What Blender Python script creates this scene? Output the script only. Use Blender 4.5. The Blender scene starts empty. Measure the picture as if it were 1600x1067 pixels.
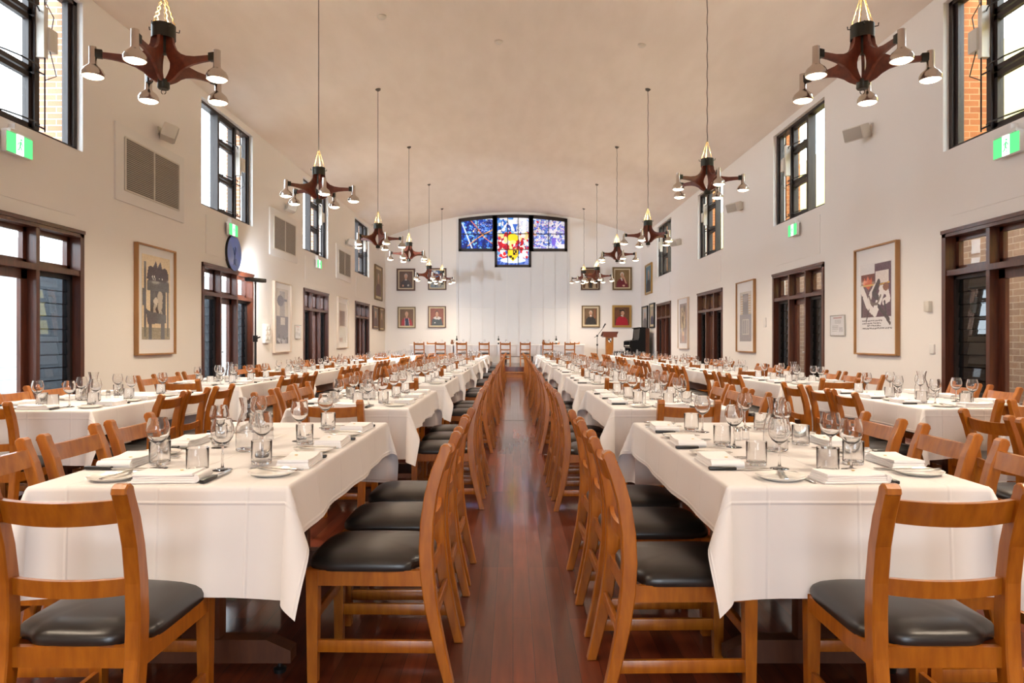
import bpy, bmesh, math, random
import numpy as np
from mathutils import Vector, Matrix
PI = math.pi
S = bpy.context.scene
C = S.collection
R = random.Random(7)

# ------------------------------------------------------------------ camera, sky, exposure
cam_d = bpy.data.cameras.new('camera'); cam = bpy.data.objects.new('camera', cam_d); C.objects.link(cam)
cam.location = (0, 0, 1.22); cam.rotation_euler = (PI/2, 0, 0)
cam_d.sensor_width = 36; cam_d.lens = 1100/1600*36
cam_d.shift_x = -1.5/1600; cam_d.shift_y = -1.0/1600
cam_d.clip_start = 0.05; cam_d.clip_end = 200
S.camera = cam
W = bpy.data.worlds.new('world'); S.world = W; W.use_nodes = True
W.node_tree.nodes['Background'].inputs[0].default_value = (0.80, 0.90, 1.0, 1)
W.node_tree.nodes['Background'].inputs[1].default_value = 11.0
S.view_settings.view_transform = 'Standard'; S.view_settings.look = 'None'
S.view_settings.gamma = 1.0; S.view_settings.use_curve_mapping = False
S.view_settings.exposure = 0.3
S.cycles.transparent_max_bounces = 48
S.cycles.max_bounces = 14; S.cycles.transmission_bounces = 14; S.cycles.diffuse_bounces = 5; S.cycles.glossy_bounces = 3
S.cycles.sample_clamp_indirect = 6.0
S.cycles.caustics_refractive = True; S.cycles.caustics_reflective = False
LAMP_W = 62.0; UP_W = 44.0                       # each chandelier bulb
LAMP_COL = (1.0, 0.82, 0.62)
XW = 5.2; YF = 28.6; YB = -6.6; ZE = 5.41; ZC = 6.45; DAIS = 0.33; YD = 24.0

def portal(loc, rot, sx, sy):
    l = bpy.data.lights.new('window_portal', 'AREA'); l.shape = 'RECTANGLE'; l.size = sx; l.size_y = sy
    l.cycles.is_portal = True
    o = bpy.data.objects.new('window_portal', l); o.location = loc; o.rotation_euler = rot; C.objects.link(o)
portal((0, YB+0.05, 1.85), (PI/2, 0, 0), 3.0, 3.1)  # for the unseen opening added behind the camera as fill
DOORS = [(6.17, 8.51), (11.75, 14.07), (17.45, 19.8), (23.15, 25.42)]
for (a, b) in DOORS[:3]:
    portal((-XW-0.3, (a+b)/2, 4.4), (0, -PI/2, 0), 1.8, b-a)
# stage light on the stand by the left wall, aimed at the dais
STAGE = (-4.72, 13.05, 2.36)
def spot(name, loc, target, power, col, angle, blend, radius):
    l = bpy.data.lights.new(name, 'SPOT'); l.energy = power; l.color = col; l.spot_size = angle; l.spot_blend = blend
    l.shadow_soft_size = radius
    o = bpy.data.objects.new(name, l); o.location = loc
    d = Vector(target) - Vector(loc); o.rotation_euler = d.to_track_quat('-Z', 'Y').to_euler(); C.objects.link(o)
    return o
spot('stage_beam', (STAGE[0]+0.12, STAGE[1]+0.1, STAGE[2]), (1.2, 28.0, 2.0), 2000, (0.78, 0.88, 1.0), math.radians(66), 0.9, 0.05)
spot('wall_wash', (STAGE[0]-0.05, STAGE[1]+0.12, STAGE[2]+0.02), (-5.2, 14.6, 2.2), 150, (0.9, 0.95, 1.0), math.radians(140), 0.9, 0.04)

# ------------------------------------------------------------------ helpers
def lin(c):
    c = np.asarray(c, dtype=float)/255.0
    return np.where(c <= 0.04045, c/12.92, ((c+0.055)/1.055)**2.4)
def nd(t, typ, **kw):
    n = t.nodes.new(typ)
    for k, v in kw.items(): setattr(n, k, v)
    return n
def mat(name, rgb, rough=0.5, metal=0.0, coat=0.0, coat_rough=0.1, spec=0.5, bump=None, emis=None, es=0.0, var=None):
    """bump=(scale,strength,distance); var=(scale, rgb2, stretch) noise mix"""
    m = bpy.data.materials.new(name); m.use_nodes = True; t = m.node_tree; p = t.nodes['Principled BSDF']
    c = tuple(lin(rgb)) + (1,)
    p.inputs['Base Color'].default_value = c; p.inputs['Roughness'].default_value = rough
    p.inputs['Metallic'].default_value = metal; p.inputs['Coat Weight'].default_value = coat
    p.inputs['Coat Roughness'].default_value = coat_rough; p.inputs['Specular IOR Level'].default_value = spec
    if emis is not None:
        p.inputs['Emission Color'].default_value = tuple(lin(emis)) + (1,); p.inputs['Emission Strength'].default_value = es
    co = None
    if var or bump: co = nd(t, 'ShaderNodeTexCoord')
    if var:
        mp = nd(t, 'ShaderNodeMapping'); mp.inputs['Scale'].default_value = var[2]; t.links.new(co.outputs['Object'], mp.inputs[0])
        n = nd(t, 'ShaderNodeTexNoise'); n.inputs['Scale'].default_value = var[0]; n.inputs['Detail'].default_value = 4
        t.links.new(mp.outputs[0], n.inputs['Vector'])
        r = nd(t, 'ShaderNodeValToRGB'); r.color_ramp.elements[0].position = 0.32; r.color_ramp.elements[1].position = 0.68
        r.color_ramp.elements[0].color = c; r.color_ramp.elements[1].color = tuple(lin(var[1])) + (1,)
        t.links.new(n.outputs['Fac'], r.inputs[0]); t.links.new(r.outputs[0], p.inputs['Base Color'])
    if bump:
        n = nd(t, 'ShaderNodeTexNoise'); n.inputs['Scale'].default_value = bump[0]; n.inputs['Detail'].default_value = 3
        t.links.new(co.outputs['Object'], n.inputs['Vector'])
        b = nd(t, 'ShaderNodeBump'); b.inputs['Strength'].default_value = bump[1]; b.inputs['Distance'].default_value = bump[2]
        t.links.new(n.outputs['Fac'], b.inputs['Height']); t.links.new(b.outputs[0], p.inputs['Normal'])
    return m
def brick_mat(name, c1, c2, mortar, bw=0.23, bh=0.075):
    m = mat(name, c1, 0.85); t = m.node_tree; p = t.nodes['Principled BSDF']
    co = nd(t, 'ShaderNodeTexCoord'); sp = nd(t, 'ShaderNodeSeparateXYZ'); t.links.new(co.outputs['Object'], sp.inputs[0])
    ad = nd(t, 'ShaderNodeMath', operation='ADD'); t.links.new(sp.outputs[0], ad.inputs[0]); t.links.new(sp.outputs[1], ad.inputs[1])
    cb = nd(t, 'ShaderNodeCombineXYZ'); t.links.new(ad.outputs[0], cb.inputs[0]); t.links.new(sp.outputs[2], cb.inputs[1])
    b = nd(t, 'ShaderNodeTexBrick'); t.links.new(cb.outputs[0], b.inputs['Vector'])
    b.inputs['Color1'].default_value = tuple(lin(c1))+(1,); b.inputs['Color2'].default_value = tuple(lin(c2))+(1,)
    b.inputs['Mortar'].default_value = tuple(lin(mortar))+(1,); b.inputs['Scale'].default_value = 1
    b.inputs['Brick Width'].default_value = bw; b.inputs['Row Height'].default_value = bh; b.inputs['Mortar Size'].default_value = 0.006
    t.links.new(b.outputs['Color'], p.inputs['Base Color'])
    return m
def glass_mat(name, tint=(0.97, 0.98, 0.98), edge=(0.55, 0.58, 0.60), ior=1.45, base=0.03, rough=0.0):
    m = bpy.data.materials.new(name); m.use_nodes = True; t = m.node_tree; t.nodes.clear()
    out = nd(t, 'ShaderNodeOutputMaterial'); mx = nd(t, 'ShaderNodeMixShader')
    tr = nd(t, 'ShaderNodeBsdfTransparent'); gl = nd(t, 'ShaderNodeBsdfGlossy'); gl.inputs['Roughness'].default_value = rough
    lw = nd(t, 'ShaderNodeLayerWeight'); lw.inputs['Blend'].default_value = 0.25
    mc = nd(t, 'ShaderNodeMixRGB'); mc.inputs[1].default_value = tint+(1,); mc.inputs[2].default_value = edge+(1,)
    t.links.new(lw.outputs['Facing'], mc.inputs[0]); t.links.new(mc.outputs[0], tr.inputs[0])
    l2 = nd(t, 'ShaderNodeLayerWeight'); l2.inputs['Blend'].default_value = 0.5
    pw = nd(t, 'ShaderNodeMath', operation='POWER'); pw.inputs[1].default_value = 11.0; t.links.new(l2.outputs['Facing'], pw.inputs[0])
    ad = nd(t, 'ShaderNodeMath', operation='MULTIPLY_ADD'); ad.use_clamp = True; ad.inputs[1].default_value = 0.55*(ior-1)/0.45; ad.inputs[2].default_value = base
    t.links.new(pw.outputs[0], ad.inputs[0]); t.links.new(ad.outputs[0], mx.inputs[0])
    t.links.new(tr.outputs[0], mx.inputs[1]); t.links.new(gl.outputs[0], mx.inputs[2]); t.links.new(mx.outputs[0], out.inputs[0])
    return m
def emit_mat(name, rgb, s):
    m = bpy.data.materials.new(name); m.use_nodes = True; t = m.node_tree; t.nodes.clear()
    out = nd(t, 'ShaderNodeOutputMaterial'); e = nd(t, 'ShaderNodeEmission')
    e.inputs[0].default_value = tuple(lin(rgb))+(1,); e.inputs[1].default_value = s
    t.links.new(e.outputs[0], out.inputs[0]); return m

def crystal():
    """clear drinking glass: real refraction, partly passed straight so that the linen under it stays bright"""
    m = bpy.data.materials.new('drinking_glass'); m.use_nodes = True; t = m.node_tree; t.nodes.clear()
    out = nd(t, 'ShaderNodeOutputMaterial'); mx = nd(t, 'ShaderNodeMixShader'); mx.inputs[0].default_value = 1.0
    tr = nd(t, 'ShaderNodeBsdfTransparent'); g = nd(t, 'ShaderNodeBsdfGlass'); g.inputs['IOR'].default_value = 1.47; g.inputs['Roughness'].default_value = 0.0
    t.links.new(tr.outputs[0], mx.inputs[1]); t.links.new(g.outputs[0], mx.inputs[2]); t.links.new(mx.outputs[0], out.inputs[0]); return m
M = {}
M['wall'] = mat('wall_paint', (243, 239, 234), 0.65, bump=(60, 0.08, 0.004))
M['panel'] = mat('panel_paint', (226, 226, 226), 0.5)
M['ceiling'] = mat('ceiling_vermiculite', (246, 236, 225), 0.95, bump=(160, 0.5, 0.01), var=(3, (240, 229, 217), (1, 0.3, 1)))
M['timber'] = mat('door_timber', (92, 44, 22), 0.38, coat=0.25, var=(6, (70, 32, 17), (6, 6, 0.6)))
M['dark_frame'] = mat('window_frame_brown', (46, 32, 26), 0.5, var=(5, (34, 23, 19), (6, 6, 0.8)))
M['chair_wood'] = mat('chair_wood', (176, 104, 22), 0.33, coat=0.35, coat_rough=0.2, var=(9, (150, 82, 13), (5, 5, 0.9)))
M['leather'] = mat('black_leather', (34, 31, 29), 0.36, coat=0.25, coat_rough=0.25, bump=(350, 0.12, 0.001))
M['table_wood'] = mat('table_wood', (92, 50, 24), 0.5, var=(8, (76, 40, 20), (4, 4, 1)))
M['china'] = mat('white_china', (246, 243, 236), 0.12, coat=0.6, coat_rough=0.04)
M['steel'] = mat('steel', (200, 198, 194), 0.16, metal=1.0)
M['chrome'] = mat('lamp_aluminium', (205, 198, 190), 0.22, metal=1.0)
M['black'] = mat('black_metal', (22, 22, 23), 0.45)
M['black_plastic'] = mat('knife_handle', (22, 18, 16), 0.35)
M['fin'] = mat('fin_wood', (124, 58, 32), 0.42, coat=0.3, var=(8, (98, 44, 26), (3, 3, 3)))
M['collar'] = mat('bronze_collar', (52, 50, 42), 0.4, metal=0.6)
M['chain'] = mat('brass_chain', (226, 196, 130), 0.3, metal=0.8)
M['cable'] = mat('cable_grey', (96, 88, 80), 0.6)
M['grille'] = mat('grille_grey', (178, 170, 158), 0.6)
M['grille_back'] = mat('grille_back', (92, 86, 78), 0.9)
M['white'] = mat('white_paint', (238, 236, 232), 0.5)
M['plastic'] = mat('beige_plastic', (222, 217, 206), 0.5)
M['oak'] = mat('oak_frame', (178, 132, 82), 0.45, var=(10, (160, 116, 68), (1, 1, 0.2)))
M['paleoak'] = mat('pale_frame', (214, 196, 176), 0.45)
M['gilt'] = mat('gilt_frame', (176, 138, 74), 0.4, metal=0.35)
M['gilt2'] = mat('tarnished_frame', (112, 88, 52), 0.5, metal=0.2)
M['brown_frame'] = mat('brown_frame', (84, 52, 30), 0.5)
M['liner'] = mat('frame_liner', (214, 198, 164), 0.7)
M['mount'] = mat('white_mount', (232, 230, 230), 0.7)
M['piano'] = mat('piano_black', (12, 12, 13), 0.5, spec=0.3)
M['lect'] = mat('lectern_wood', (176, 112, 38), 0.4, coat=0.2, var=(8, (160, 96, 30), (3, 3, 0.8)))
M['lect_dark'] = mat('lectern_top', (110, 52, 26), 0.4, coat=0.2)
M['bottle'] = mat('green_bottle', (16, 34, 22), 0.08, coat=0.6)
M['amber'] = mat('brown_glaze', (120, 74, 44), 0.3)
M['blue'] = mat('blue_disc', (66, 110, 226), 0.3, coat=0.3, var=(3, (84, 116, 196), (1, 1, 1)))
M['emblem'] = mat('emblem_grey', (52, 66, 112), 0.4)
M['green'] = emit_mat('exit_green', (96, 226, 130), 1.3)
M['exit_white'] = emit_mat('exit_white', (255, 255, 255), 2.2)
M['bulb'] = emit_mat('bulb', (255, 226, 186), 16.0)
M['brickL'] = brick_mat('brick_pink', (190, 136, 106), (178, 118, 88), (222, 212, 200))
M['brickR'] = brick_mat('brick_orange', (178, 108, 56), (160, 92, 48), (186, 140, 96))
M['brickW'] = brick_mat('brick_white', (196, 198, 200), (184, 187, 190), (160, 162, 166), 0.4, 0.2)
M['brickB'] = brick_mat('brick_brown', (128, 94, 70), (112, 82, 62), (150, 128, 108), 0.3, 0.1)
M['cream'] = mat('cream_render', (220, 198, 120), 0.8)
M['ground'] = mat('paving', (150, 145, 138), 0.9)
M['glass'] = glass_mat('clear_glass', (0.985, 0.988, 0.988), (0.72, 0.74, 0.76), base=0.025)
M['crystal'] = crystal()
M['glass_far'] = glass_mat('clear_glass_far', (0.975, 0.975, 0.98), (0.74, 0.76, 0.80), 1.5, 0.12, 0.04)
M['pane'] = glass_mat('window_glass', (0.96, 0.97, 0.97), (0.9, 0.92, 0.92), 1.45, 0.02)
M['louvre'] = glass_mat('louvre_glass', (0.30, 0.32, 0.34), (0.25, 0.27, 0.28), 1.5, 0.06)
M['emblem_gold'] = mat('gold_crest', (214, 176, 80), 0.5)
def attr_mat(name, emis=None, rough=0.5, coat=0.0):
    m = mat(name, (200, 200, 200), rough, coat=coat, coat_rough=0.05); t = m.node_tree; p = t.nodes['Principled BSDF']
    a = nd(t, 'ShaderNodeAttribute'); a.attribute_name = 'Col'
    t.links.new(a.outputs['Color'], p.inputs['Base Color'])
    if emis:
        t.links.new(a.outputs['Color'], p.inputs['Emission Color']); p.inputs['Emission Strength'].default_value = emis
    return m
M['canvas'] = attr_mat('oil_canvas', rough=0.45)
M['print'] = attr_mat('print_behind_glass', rough=0.5, coat=0.8)
M['stained'] = attr_mat('stained_glass', emis=0.55, rough=0.3)  # emission of the pane colours stands in for daylight behind them
# cloth: crease lines pressed into white linen, in the cloth's own (unfolded) metres
def cloth_material():
    m = mat('white_tablecloth', (226, 222, 220), 0.75, spec=0.25); t = m.node_tree; p = t.nodes['Principled BSDF']
    p.inputs['Sheen Weight'].default_value = 0.1
    uv = nd(t, 'ShaderNodeUVMap'); sp = nd(t, 'ShaderNodeSeparateXYZ'); t.links.new(uv.outputs[0], sp.inputs[0])
    hs = []
    for i, (per, off) in enumerate(((0.29, 0.0), (0.36, 0.215))):
        a = nd(t, 'ShaderNodeMath', operation='ADD'); a.inputs[1].default_value = 50*per+off; t.links.new(sp.outputs[i], a.inputs[0])
        pp = nd(t, 'ShaderNodeMath', operation='PINGPONG'); pp.inputs[1].default_value = per/2; t.links.new(a.outputs[0], pp.inputs[0])
        mr = nd(t, 'ShaderNodeMapRange'); mr.interpolation_type = 'SMOOTHSTEP'
        mr.inputs['From Min'].default_value = 0.0; mr.inputs['From Max'].default_value = 0.008
        mr.inputs['To Min'].default_value = 1.0; mr.inputs['To Max'].default_value = 0.0
        t.links.new(pp.outputs[0], mr.inputs[0]); hs.append(mr)
    ad = nd(t, 'ShaderNodeMath', operation='ADD'); t.links.new(hs[0].outputs[0], ad.inputs[0]); t.links.new(hs[1].outputs[0], ad.inputs[1])
    n = nd(t, 'ShaderNodeTexNoise'); n.inputs['Scale'].default_value = 5; n.inputs['Detail'].default_value = 3; t.links.new(uv.outputs[0], n.inputs['Vector'])
    ml = nd(t, 'ShaderNodeMath', operation='MULTIPLY_ADD'); ml.inputs[1].default_value = 1.2
    t.links.new(n.outputs['Fac'], ml.inputs[0]); t.links.new(ad.outputs[0], ml.inputs[2])
    b = nd(t, 'ShaderNodeBump'); b.inputs['Strength'].default_value = 0.5; b.inputs['Distance'].default_value = 0.0035
    t.links.new(ml.outputs[0], b.inputs['Height']); t.links.new(b.outputs[0], p.inputs['Normal'])
    return m
M['cloth'] = cloth_material()
M['napkin'] = mat('napkin_linen', (242, 240, 240), 0.8, bump=(45, 0.3, 0.003))
def floor_material():
    m = mat('jarrah_floor', (110, 50, 30), 0.5, coat=0.75, coat_rough=0.1, spec=0.2); t = m.node_tree; p = t.nodes['Principled BSDF']
    co = nd(t, 'ShaderNodeTexCoord'); sp = nd(t, 'ShaderNodeSeparateXYZ'); t.links.new(co.outputs['Object'], sp.inputs[0])
    cb = nd(t, 'ShaderNodeCombineXYZ'); t.links.new(sp.outputs[1], cb.inputs[0]); t.links.new(sp.outputs[0], cb.inputs[1])
    b = nd(t, 'ShaderNodeTexBrick'); t.links.new(cb.outputs[0], b.inputs['Vector'])
    b.inputs['Color1'].default_value = tuple(lin((112, 48, 24)))+(1,); b.inputs['Color2'].default_value = tuple(lin((70, 26, 13)))+(1,)
    b.inputs['Mortar'].default_value = tuple(lin((48, 20, 14)))+(1,); b.inputs['Scale'].default_value = 1
    b.inputs['Brick Width'].default_value = 1.9; b.inputs['Row Height'].default_value = 0.082; b.inputs['Mortar Size'].default_value = 0.0012
    b.offset = 0.37; b.offset_frequency = 3
    mp = nd(t, 'ShaderNodeMapping'); mp.inputs['Scale'].default_value = (14, 0.9, 1); t.links.new(co.outputs['Object'], mp.inputs[0])
    n = nd(t, 'ShaderNodeTexNoise'); n.inputs['Scale'].default_value = 2.5; n.inputs['Detail'].default_value = 5; t.links.new(mp.outputs[0], n.inputs['Vector'])
    mx = nd(t, 'ShaderNodeMixRGB'); mx.blend_type = 'SOFT_LIGHT'; mx.inputs[0].default_value = 0.7
    t.links.new(b.outputs['Color'], mx.inputs[1]); t.links.new(n.outputs['Fac'], mx.inputs[2]); t.links.new(mx.outputs[0], p.inputs['Base Color'])
    bp = nd(t, 'ShaderNodeBump'); bp.inputs['Strength'].default_value = 0.25; bp.inputs['Distance'].default_value = 0.002; bp.invert = True
    t.links.new(b.outputs['Fac'], bp.inputs['Height']); t.links.new(bp.outputs[0], p.inputs['Normal']); t.links.new(bp.outputs[0], p.inputs['Coat Normal'])
    n2 = nd(t, 'ShaderNodeTexNoise'); n2.inputs['Scale'].default_value = 1.2; t.links.new(co.outputs['Object'], n2.inputs['Vector'])
    mr = nd(t, 'ShaderNodeMapRange'); mr.inputs['To Min'].default_value = 0.06; mr.inputs['To Max'].default_value = 0.14
    t.links.new(n2.outputs['Fac'], mr.inputs[0]); t.links.new(mr.outputs[0], p.inputs['Coat Roughness'])
    return m
M['floor'] = floor_material()

class MB:
    def __init__(s): s.v = []; s.f = []; s.m = []; s.sm = []
    def add(s, vs, fs, mi=0, smooth=False, mtx=None):
        o = len(s.v)
        for p in vs:
            s.v.append(tuple(mtx @ Vector(p)) if mtx is not None else tuple(p))
        for f in fs:
            s.f.append(tuple(i+o for i in f)); s.m.append(mi); s.sm.append(smooth)
        return s
    def box(s, a, b, mi=0, mtx=None, c=0.0):
        x0, y0, z0 = [min(a[i], b[i]) for i in range(3)]; x1, y1, z1 = [max(a[i], b[i]) for i in range(3)]
        if c > 0:   # chamfered box
            bm = bmesh.new(); bmesh.ops.create_cube(bm, size=1)
            bmesh.ops.scale(bm, vec=(x1-x0, y1-y0, z1-z0), verts=bm.verts)
            bmesh.ops.translate(bm, vec=((x0+x1)/2, (y0+y1)/2, (z0+z1)/2), verts=bm.verts)
            bmesh.ops.bevel(bm, geom=bm.edges[:], offset=c, segments=2, affect='EDGES', profile=0.5)
            bm.verts.index_update()
            s.add([v.co[:] for v in bm.verts], [[v.index for v in f.verts] for f in bm.faces], mi, True, mtx); bm.free(); return s
        vs = [(x0,y0,z0),(x1,y0,z0),(x1,y1,z0),(x0,y1,z0),(x0,y0,z1),(x1,y0,z1),(x1,y1,z1),(x0,y1,z1)]
        s.add(vs, [(0,3,2,1),(4,5,6,7),(0,1,5,4),(1,2,6,5),(2,3,7,6),(3,0,4,7)], mi, False, mtx); return s
    def prism(s, prof, axis, t0, t1, mi=0, mtx=None, c=0.0):
        """profile points in the two other axes (in xyz order), extruded along axis from t0 to t1; c chamfers the outline edges"""
        n = len(prof)
        def P(p, t):
            q = list(p); q.insert(axis, t); return tuple(q)
        if c > 0:
            cx = []
            for i in range(n):
                a, b, d = Vector(prof[i-1]), Vector(prof[i]), Vector(prof[(i+1) % n])
                e1 = (b-a).normalized(); e2 = (d-b).normalized()
                n1 = Vector((-e1.y, e1.x)); n2 = Vector((-e2.y, e2.x)); nn = (n1+n2)
                if nn.length < 1e-6: nn = n1
                nn.normalize(); cx.append(nn)
            area = sum(prof[i-1][0]*prof[i][1]-prof[i][0]*prof[i-1][1] for i in range(n))
            sg = 1 if area > 0 else -1
            ins = [(prof[i][0]+cx[i].x*c*sg, prof[i][1]+cx[i].y*c*sg) for i in range(n)]
            rings = [(ins, t0), (prof, t0+c), (prof, t1-c), (ins, t1)]
        else: rings = [(prof, t0), (prof, t1)]
        vs = [P(p, t) for (pr, t) in rings for p in pr]
        fs = [tuple(range(n))[::-1], tuple(range((len(rings)-1)*n, len(rings)*n))]
        for k in range(len(rings)-1):
            for i in range(n):
                j = (i+1) % n; fs.append((k*n+i, k*n+j, (k+1)*n+j, (k+1)*n+i))
        s.add(vs, fs, mi, False, mtx); return s
    def lathe(s, prof, seg=24, c=(0, 0), mi=0, mtx=None, z=0.0, close=False):
        vs = []; fs = []; idx = []
        for (r, h) in prof:
            if r < 1e-6: idx.append([len(vs)]); vs.append((c[0], c[1], z+h))
            else:
                idx.append(list(range(len(vs), len(vs)+seg)))
                vs += [(c[0]+r*math.cos(2*PI*k/seg), c[1]+r*math.sin(2*PI*k/seg), z+h) for k in range(seg)]
        for a, b in zip(idx, idx[1:]):
            if len(a) == 1 and len(b) == 1: continue
            for k in range(seg):
                q = (k+1) % seg
                if len(a) == 1: fs.append((a[0], b[q], b[k]))
                elif len(b) == 1: fs.append((a[k], a[q], b[0]))
                else: fs.append((a[k], a[q], b[q], b[k]))
        s.add(vs, fs, mi, True, mtx); return s
    def tube(s, pts, r, seg=8, mi=0, mtx=None):
        pts = [Vector(p) for p in pts]; n = len(pts); rr = r if isinstance(r, (list, tuple)) else [r]*n
        vs = []; fs = []; up = None
        for i, p in enumerate(pts):
            d = (pts[min(i+1, n-1)] - pts[max(i-1, 0)]).normalized()
            if up is None: up = Vector((0, 0, 1)) if abs(d.z) < 0.9 else Vector((1, 0, 0))
            a = d.cross(up).normalized(); b = d.cross(a).normalized(); up = b.cross(d) if False else up
            for k in range(seg):
                t = 2*PI*k/seg; vs.append(p + a*math.cos(t)*rr[i] + b*math.sin(t)*rr[i])
        for i in range(n-1):
            for k in range(seg):
                q = (k+1) % seg; fs.append((i*seg+k, i*seg+q, (i+1)*seg+q, (i+1)*seg+k))
        fs.append(tuple(range(seg))[::-1]); fs.append(tuple(range((n-1)*seg, n*seg)))
        s.add(vs, fs, mi, True, mtx); return s
    def build(s, name, mats, parent=None, recalc=True):
        me = bpy.data.meshes.new(name); me.from_pydata(s.v, [], s.f)
        for m in (mats if isinstance(mats, (list, tuple)) else [mats]): me.materials.append(m)
        me.polygons.foreach_set('material_index', s.m); me.polygons.foreach_set('use_smooth', s.sm)
        if recalc:
            bm = bmesh.new(); bm.from_mesh(me); bmesh.ops.recalc_face_normals(bm, faces=bm.faces); bm.to_mesh(me); bm.free()
        if any(s.sm): me.set_sharp_from_angle(angle=math.radians(42))
        me.update()
        o = bpy.data.objects.new(name, me); C.objects.link(o)
        if parent is not None: o.parent = parent
        return o
def tag(o, label=None, cat=None, group=None, kind=None):
    if label: o['label'] = label
    if cat: o['category'] = cat
    if group: o['group'] = group
    if kind: o['kind'] = kind
    return o
def empty(name, loc=(0, 0, 0), rz=0.0):
    o = bpy.data.objects.new(name, None); o.empty_display_size = 0.1; o.location = loc; o.rotation_euler = (0, 0, rz); C.objects.link(o); return o
KIDS = {}
def kids(o): return [x for x in KIDS.get(o.name, ())]
def reg(root):
    """remember the part tree under root so that copies need no search"""
    def go(o):
        ch = [c for c in ALLNEW if c.parent == o]; KIDS[o.name] = ch
        for c in ch: go(c)
    ALLNEW = list(C.objects); go(root)
def clone(o, parent=None):
    c = o.copy(); C.objects.link(c); c.parent = parent
    for k in kids(o): clone(k, c)
    return c
class Kind:
    """first placement uses the built thing itself, later ones copy it with its parts"""
    def __init__(s, root): s.root = root; s.used = False; reg(root)
    def put(s, loc, rz, label, cat, group, scale=None):
        o = clone(s.root) if s.used else s.root
        s.used = True
        o.location = loc; o.rotation_euler = (0, 0, rz)
        if scale: o.scale = scale
        for k in ('label', 'category', 'group'):
            if k in o: del o[k]
        tag(o, label, cat, group); return o

# ------------------------------------------------------------------ room shell
def struct(mb, name, m, parent=None, **k):
    o = mb.build(name, m, parent, **k)
    if parent is None: o['kind'] = 'structure'
    return o
b = MB(); b.box((-XW-0.35, YB-0.35, -0.2), (XW+0.35, YD, 0.0)); struct(b, 'floor', M['floor'])
b = MB(); b.box((-XW, YD, -0.2), (XW, YF, DAIS)); b.box((-XW, YD-0.02, DAIS-0.03), (XW, YD+0.02, DAIS+0.004)); tag(struct(b, 'trim_1', M['floor']), 'raised timber dais floor at the far end')
b = MB(); b.box((-1.3, YD-0.42, 0.0), (1.3, YD-0.021, 0.165)); b.box((-1.3, YD-0.445, 0.14), (1.3, YD-0.021, 0.168))
tag(b.build('wooden_step', M['lect']), 'orange-brown timber step at the end of the aisle', 'step')
def wall_side(sx, name, m):
    b = MB(); x0, x1 = sx*XW, sx*(XW+0.24)
    ys = [YB-0.35] + [v for d in DOORS for v in d] + [YF+0.3]; TOP = ZE+0.02
    for i in range(len(ys)-1):
        if i % 2 == 0: b.box((x0, ys[i], 0), (x1, ys[i+1], TOP))
        else:
            b.box((x0, ys[i], 2.53), (x1, ys[i+1], 3.5)); b.box((x0, ys[i], 5.3), (x1, ys[i+1], TOP))
            if i == 7: b.box((x0, ys[i], 0), (x1, ys[i+1], DAIS))
    return struct(b, name, m)
wall_side(-1, 'wall_left', M['wall']); wall_side(1, 'wall_right', M['wall'])
# far wall (behind the dais) with a hole for the stained window, built as columns
def arch(x, edge=6.17, mid=6.34, half=2.21): return edge + (mid-edge)*(1-(x/half)**2)
b = MB(); y0, y1 = YF, YF+0.3
b.box((-XW, y0, 0), (-2.21, y1, 6.9)); b.box((2.21, y0, 0), (XW, y1, 6.9))
b.box((-2.21, y0, 0), (-0.73, y1, 4.85)); b.box((0.73, y0, 0), (2.21, y1, 4.85)); b.box((-0.73, y0, 0), (0.73, y1, 4.21))
b.prism([(-2.21+4.42*k/16, arch(-2.21+4.42*k/16)-0.03) for k in range(17)]+[(2.21, 6.9), (-2.21, 6.9)], 1, y0, y1)
struct(b, 'wall_far', M['wall'])
b = MB()
for i in range(9):
    xa = -2.21+i*4.42/9; xb = xa+4.42/9
    zt = 4.2 if 3 <= i <= 5 else 4.84
    segs = [(DAIS, zt)] if 3 <= i <= 5 else [(DAIS, 2.52), (2.535, zt)]
    for (za, zb) in segs: b.box((xa+0.006, YF-0.028, za), (xb-0.006, YF-0.002, zb))
for sx in (-1, 1): b.box((sx*2.215, YF-0.05, DAIS), (sx*2.30, YF-0.002, 6.15))
tag(struct(b, 'trim_2', M['panel']), 'tall white board panelling under the stained glass window')
b = MB(); n = 48; pts = []
for i in range(n+1):
    x = -XW-0.36 + (2*XW+0.72)*i/n; pts.append((x, ZE + (ZC-ZE)*(1-min(1, (x/XW)**2)) ))
vs = []; fs = []
for (x, z) in pts: vs += [(x, YB-0.35, z), (x, YF+0.3, z), (x, YB-0.35, z+0.25), (x, YF+0.3, z+0.25)]
for i in range(n):
    a = 4*i; c = a+4
    fs += [(a, a+1, c+1, c), (a+2, c+2, c+3, a+3), (a, c, c+2, a+2), (a+1, a+3, c+3, c+1)]
fs += [(0, 2, 3, 1), (4*n, 4*n+1, 4*n+3, 4*n+2)]
b.add(vs, fs, 0, True); struct(b, 'ceiling', M['ceiling'])
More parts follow.
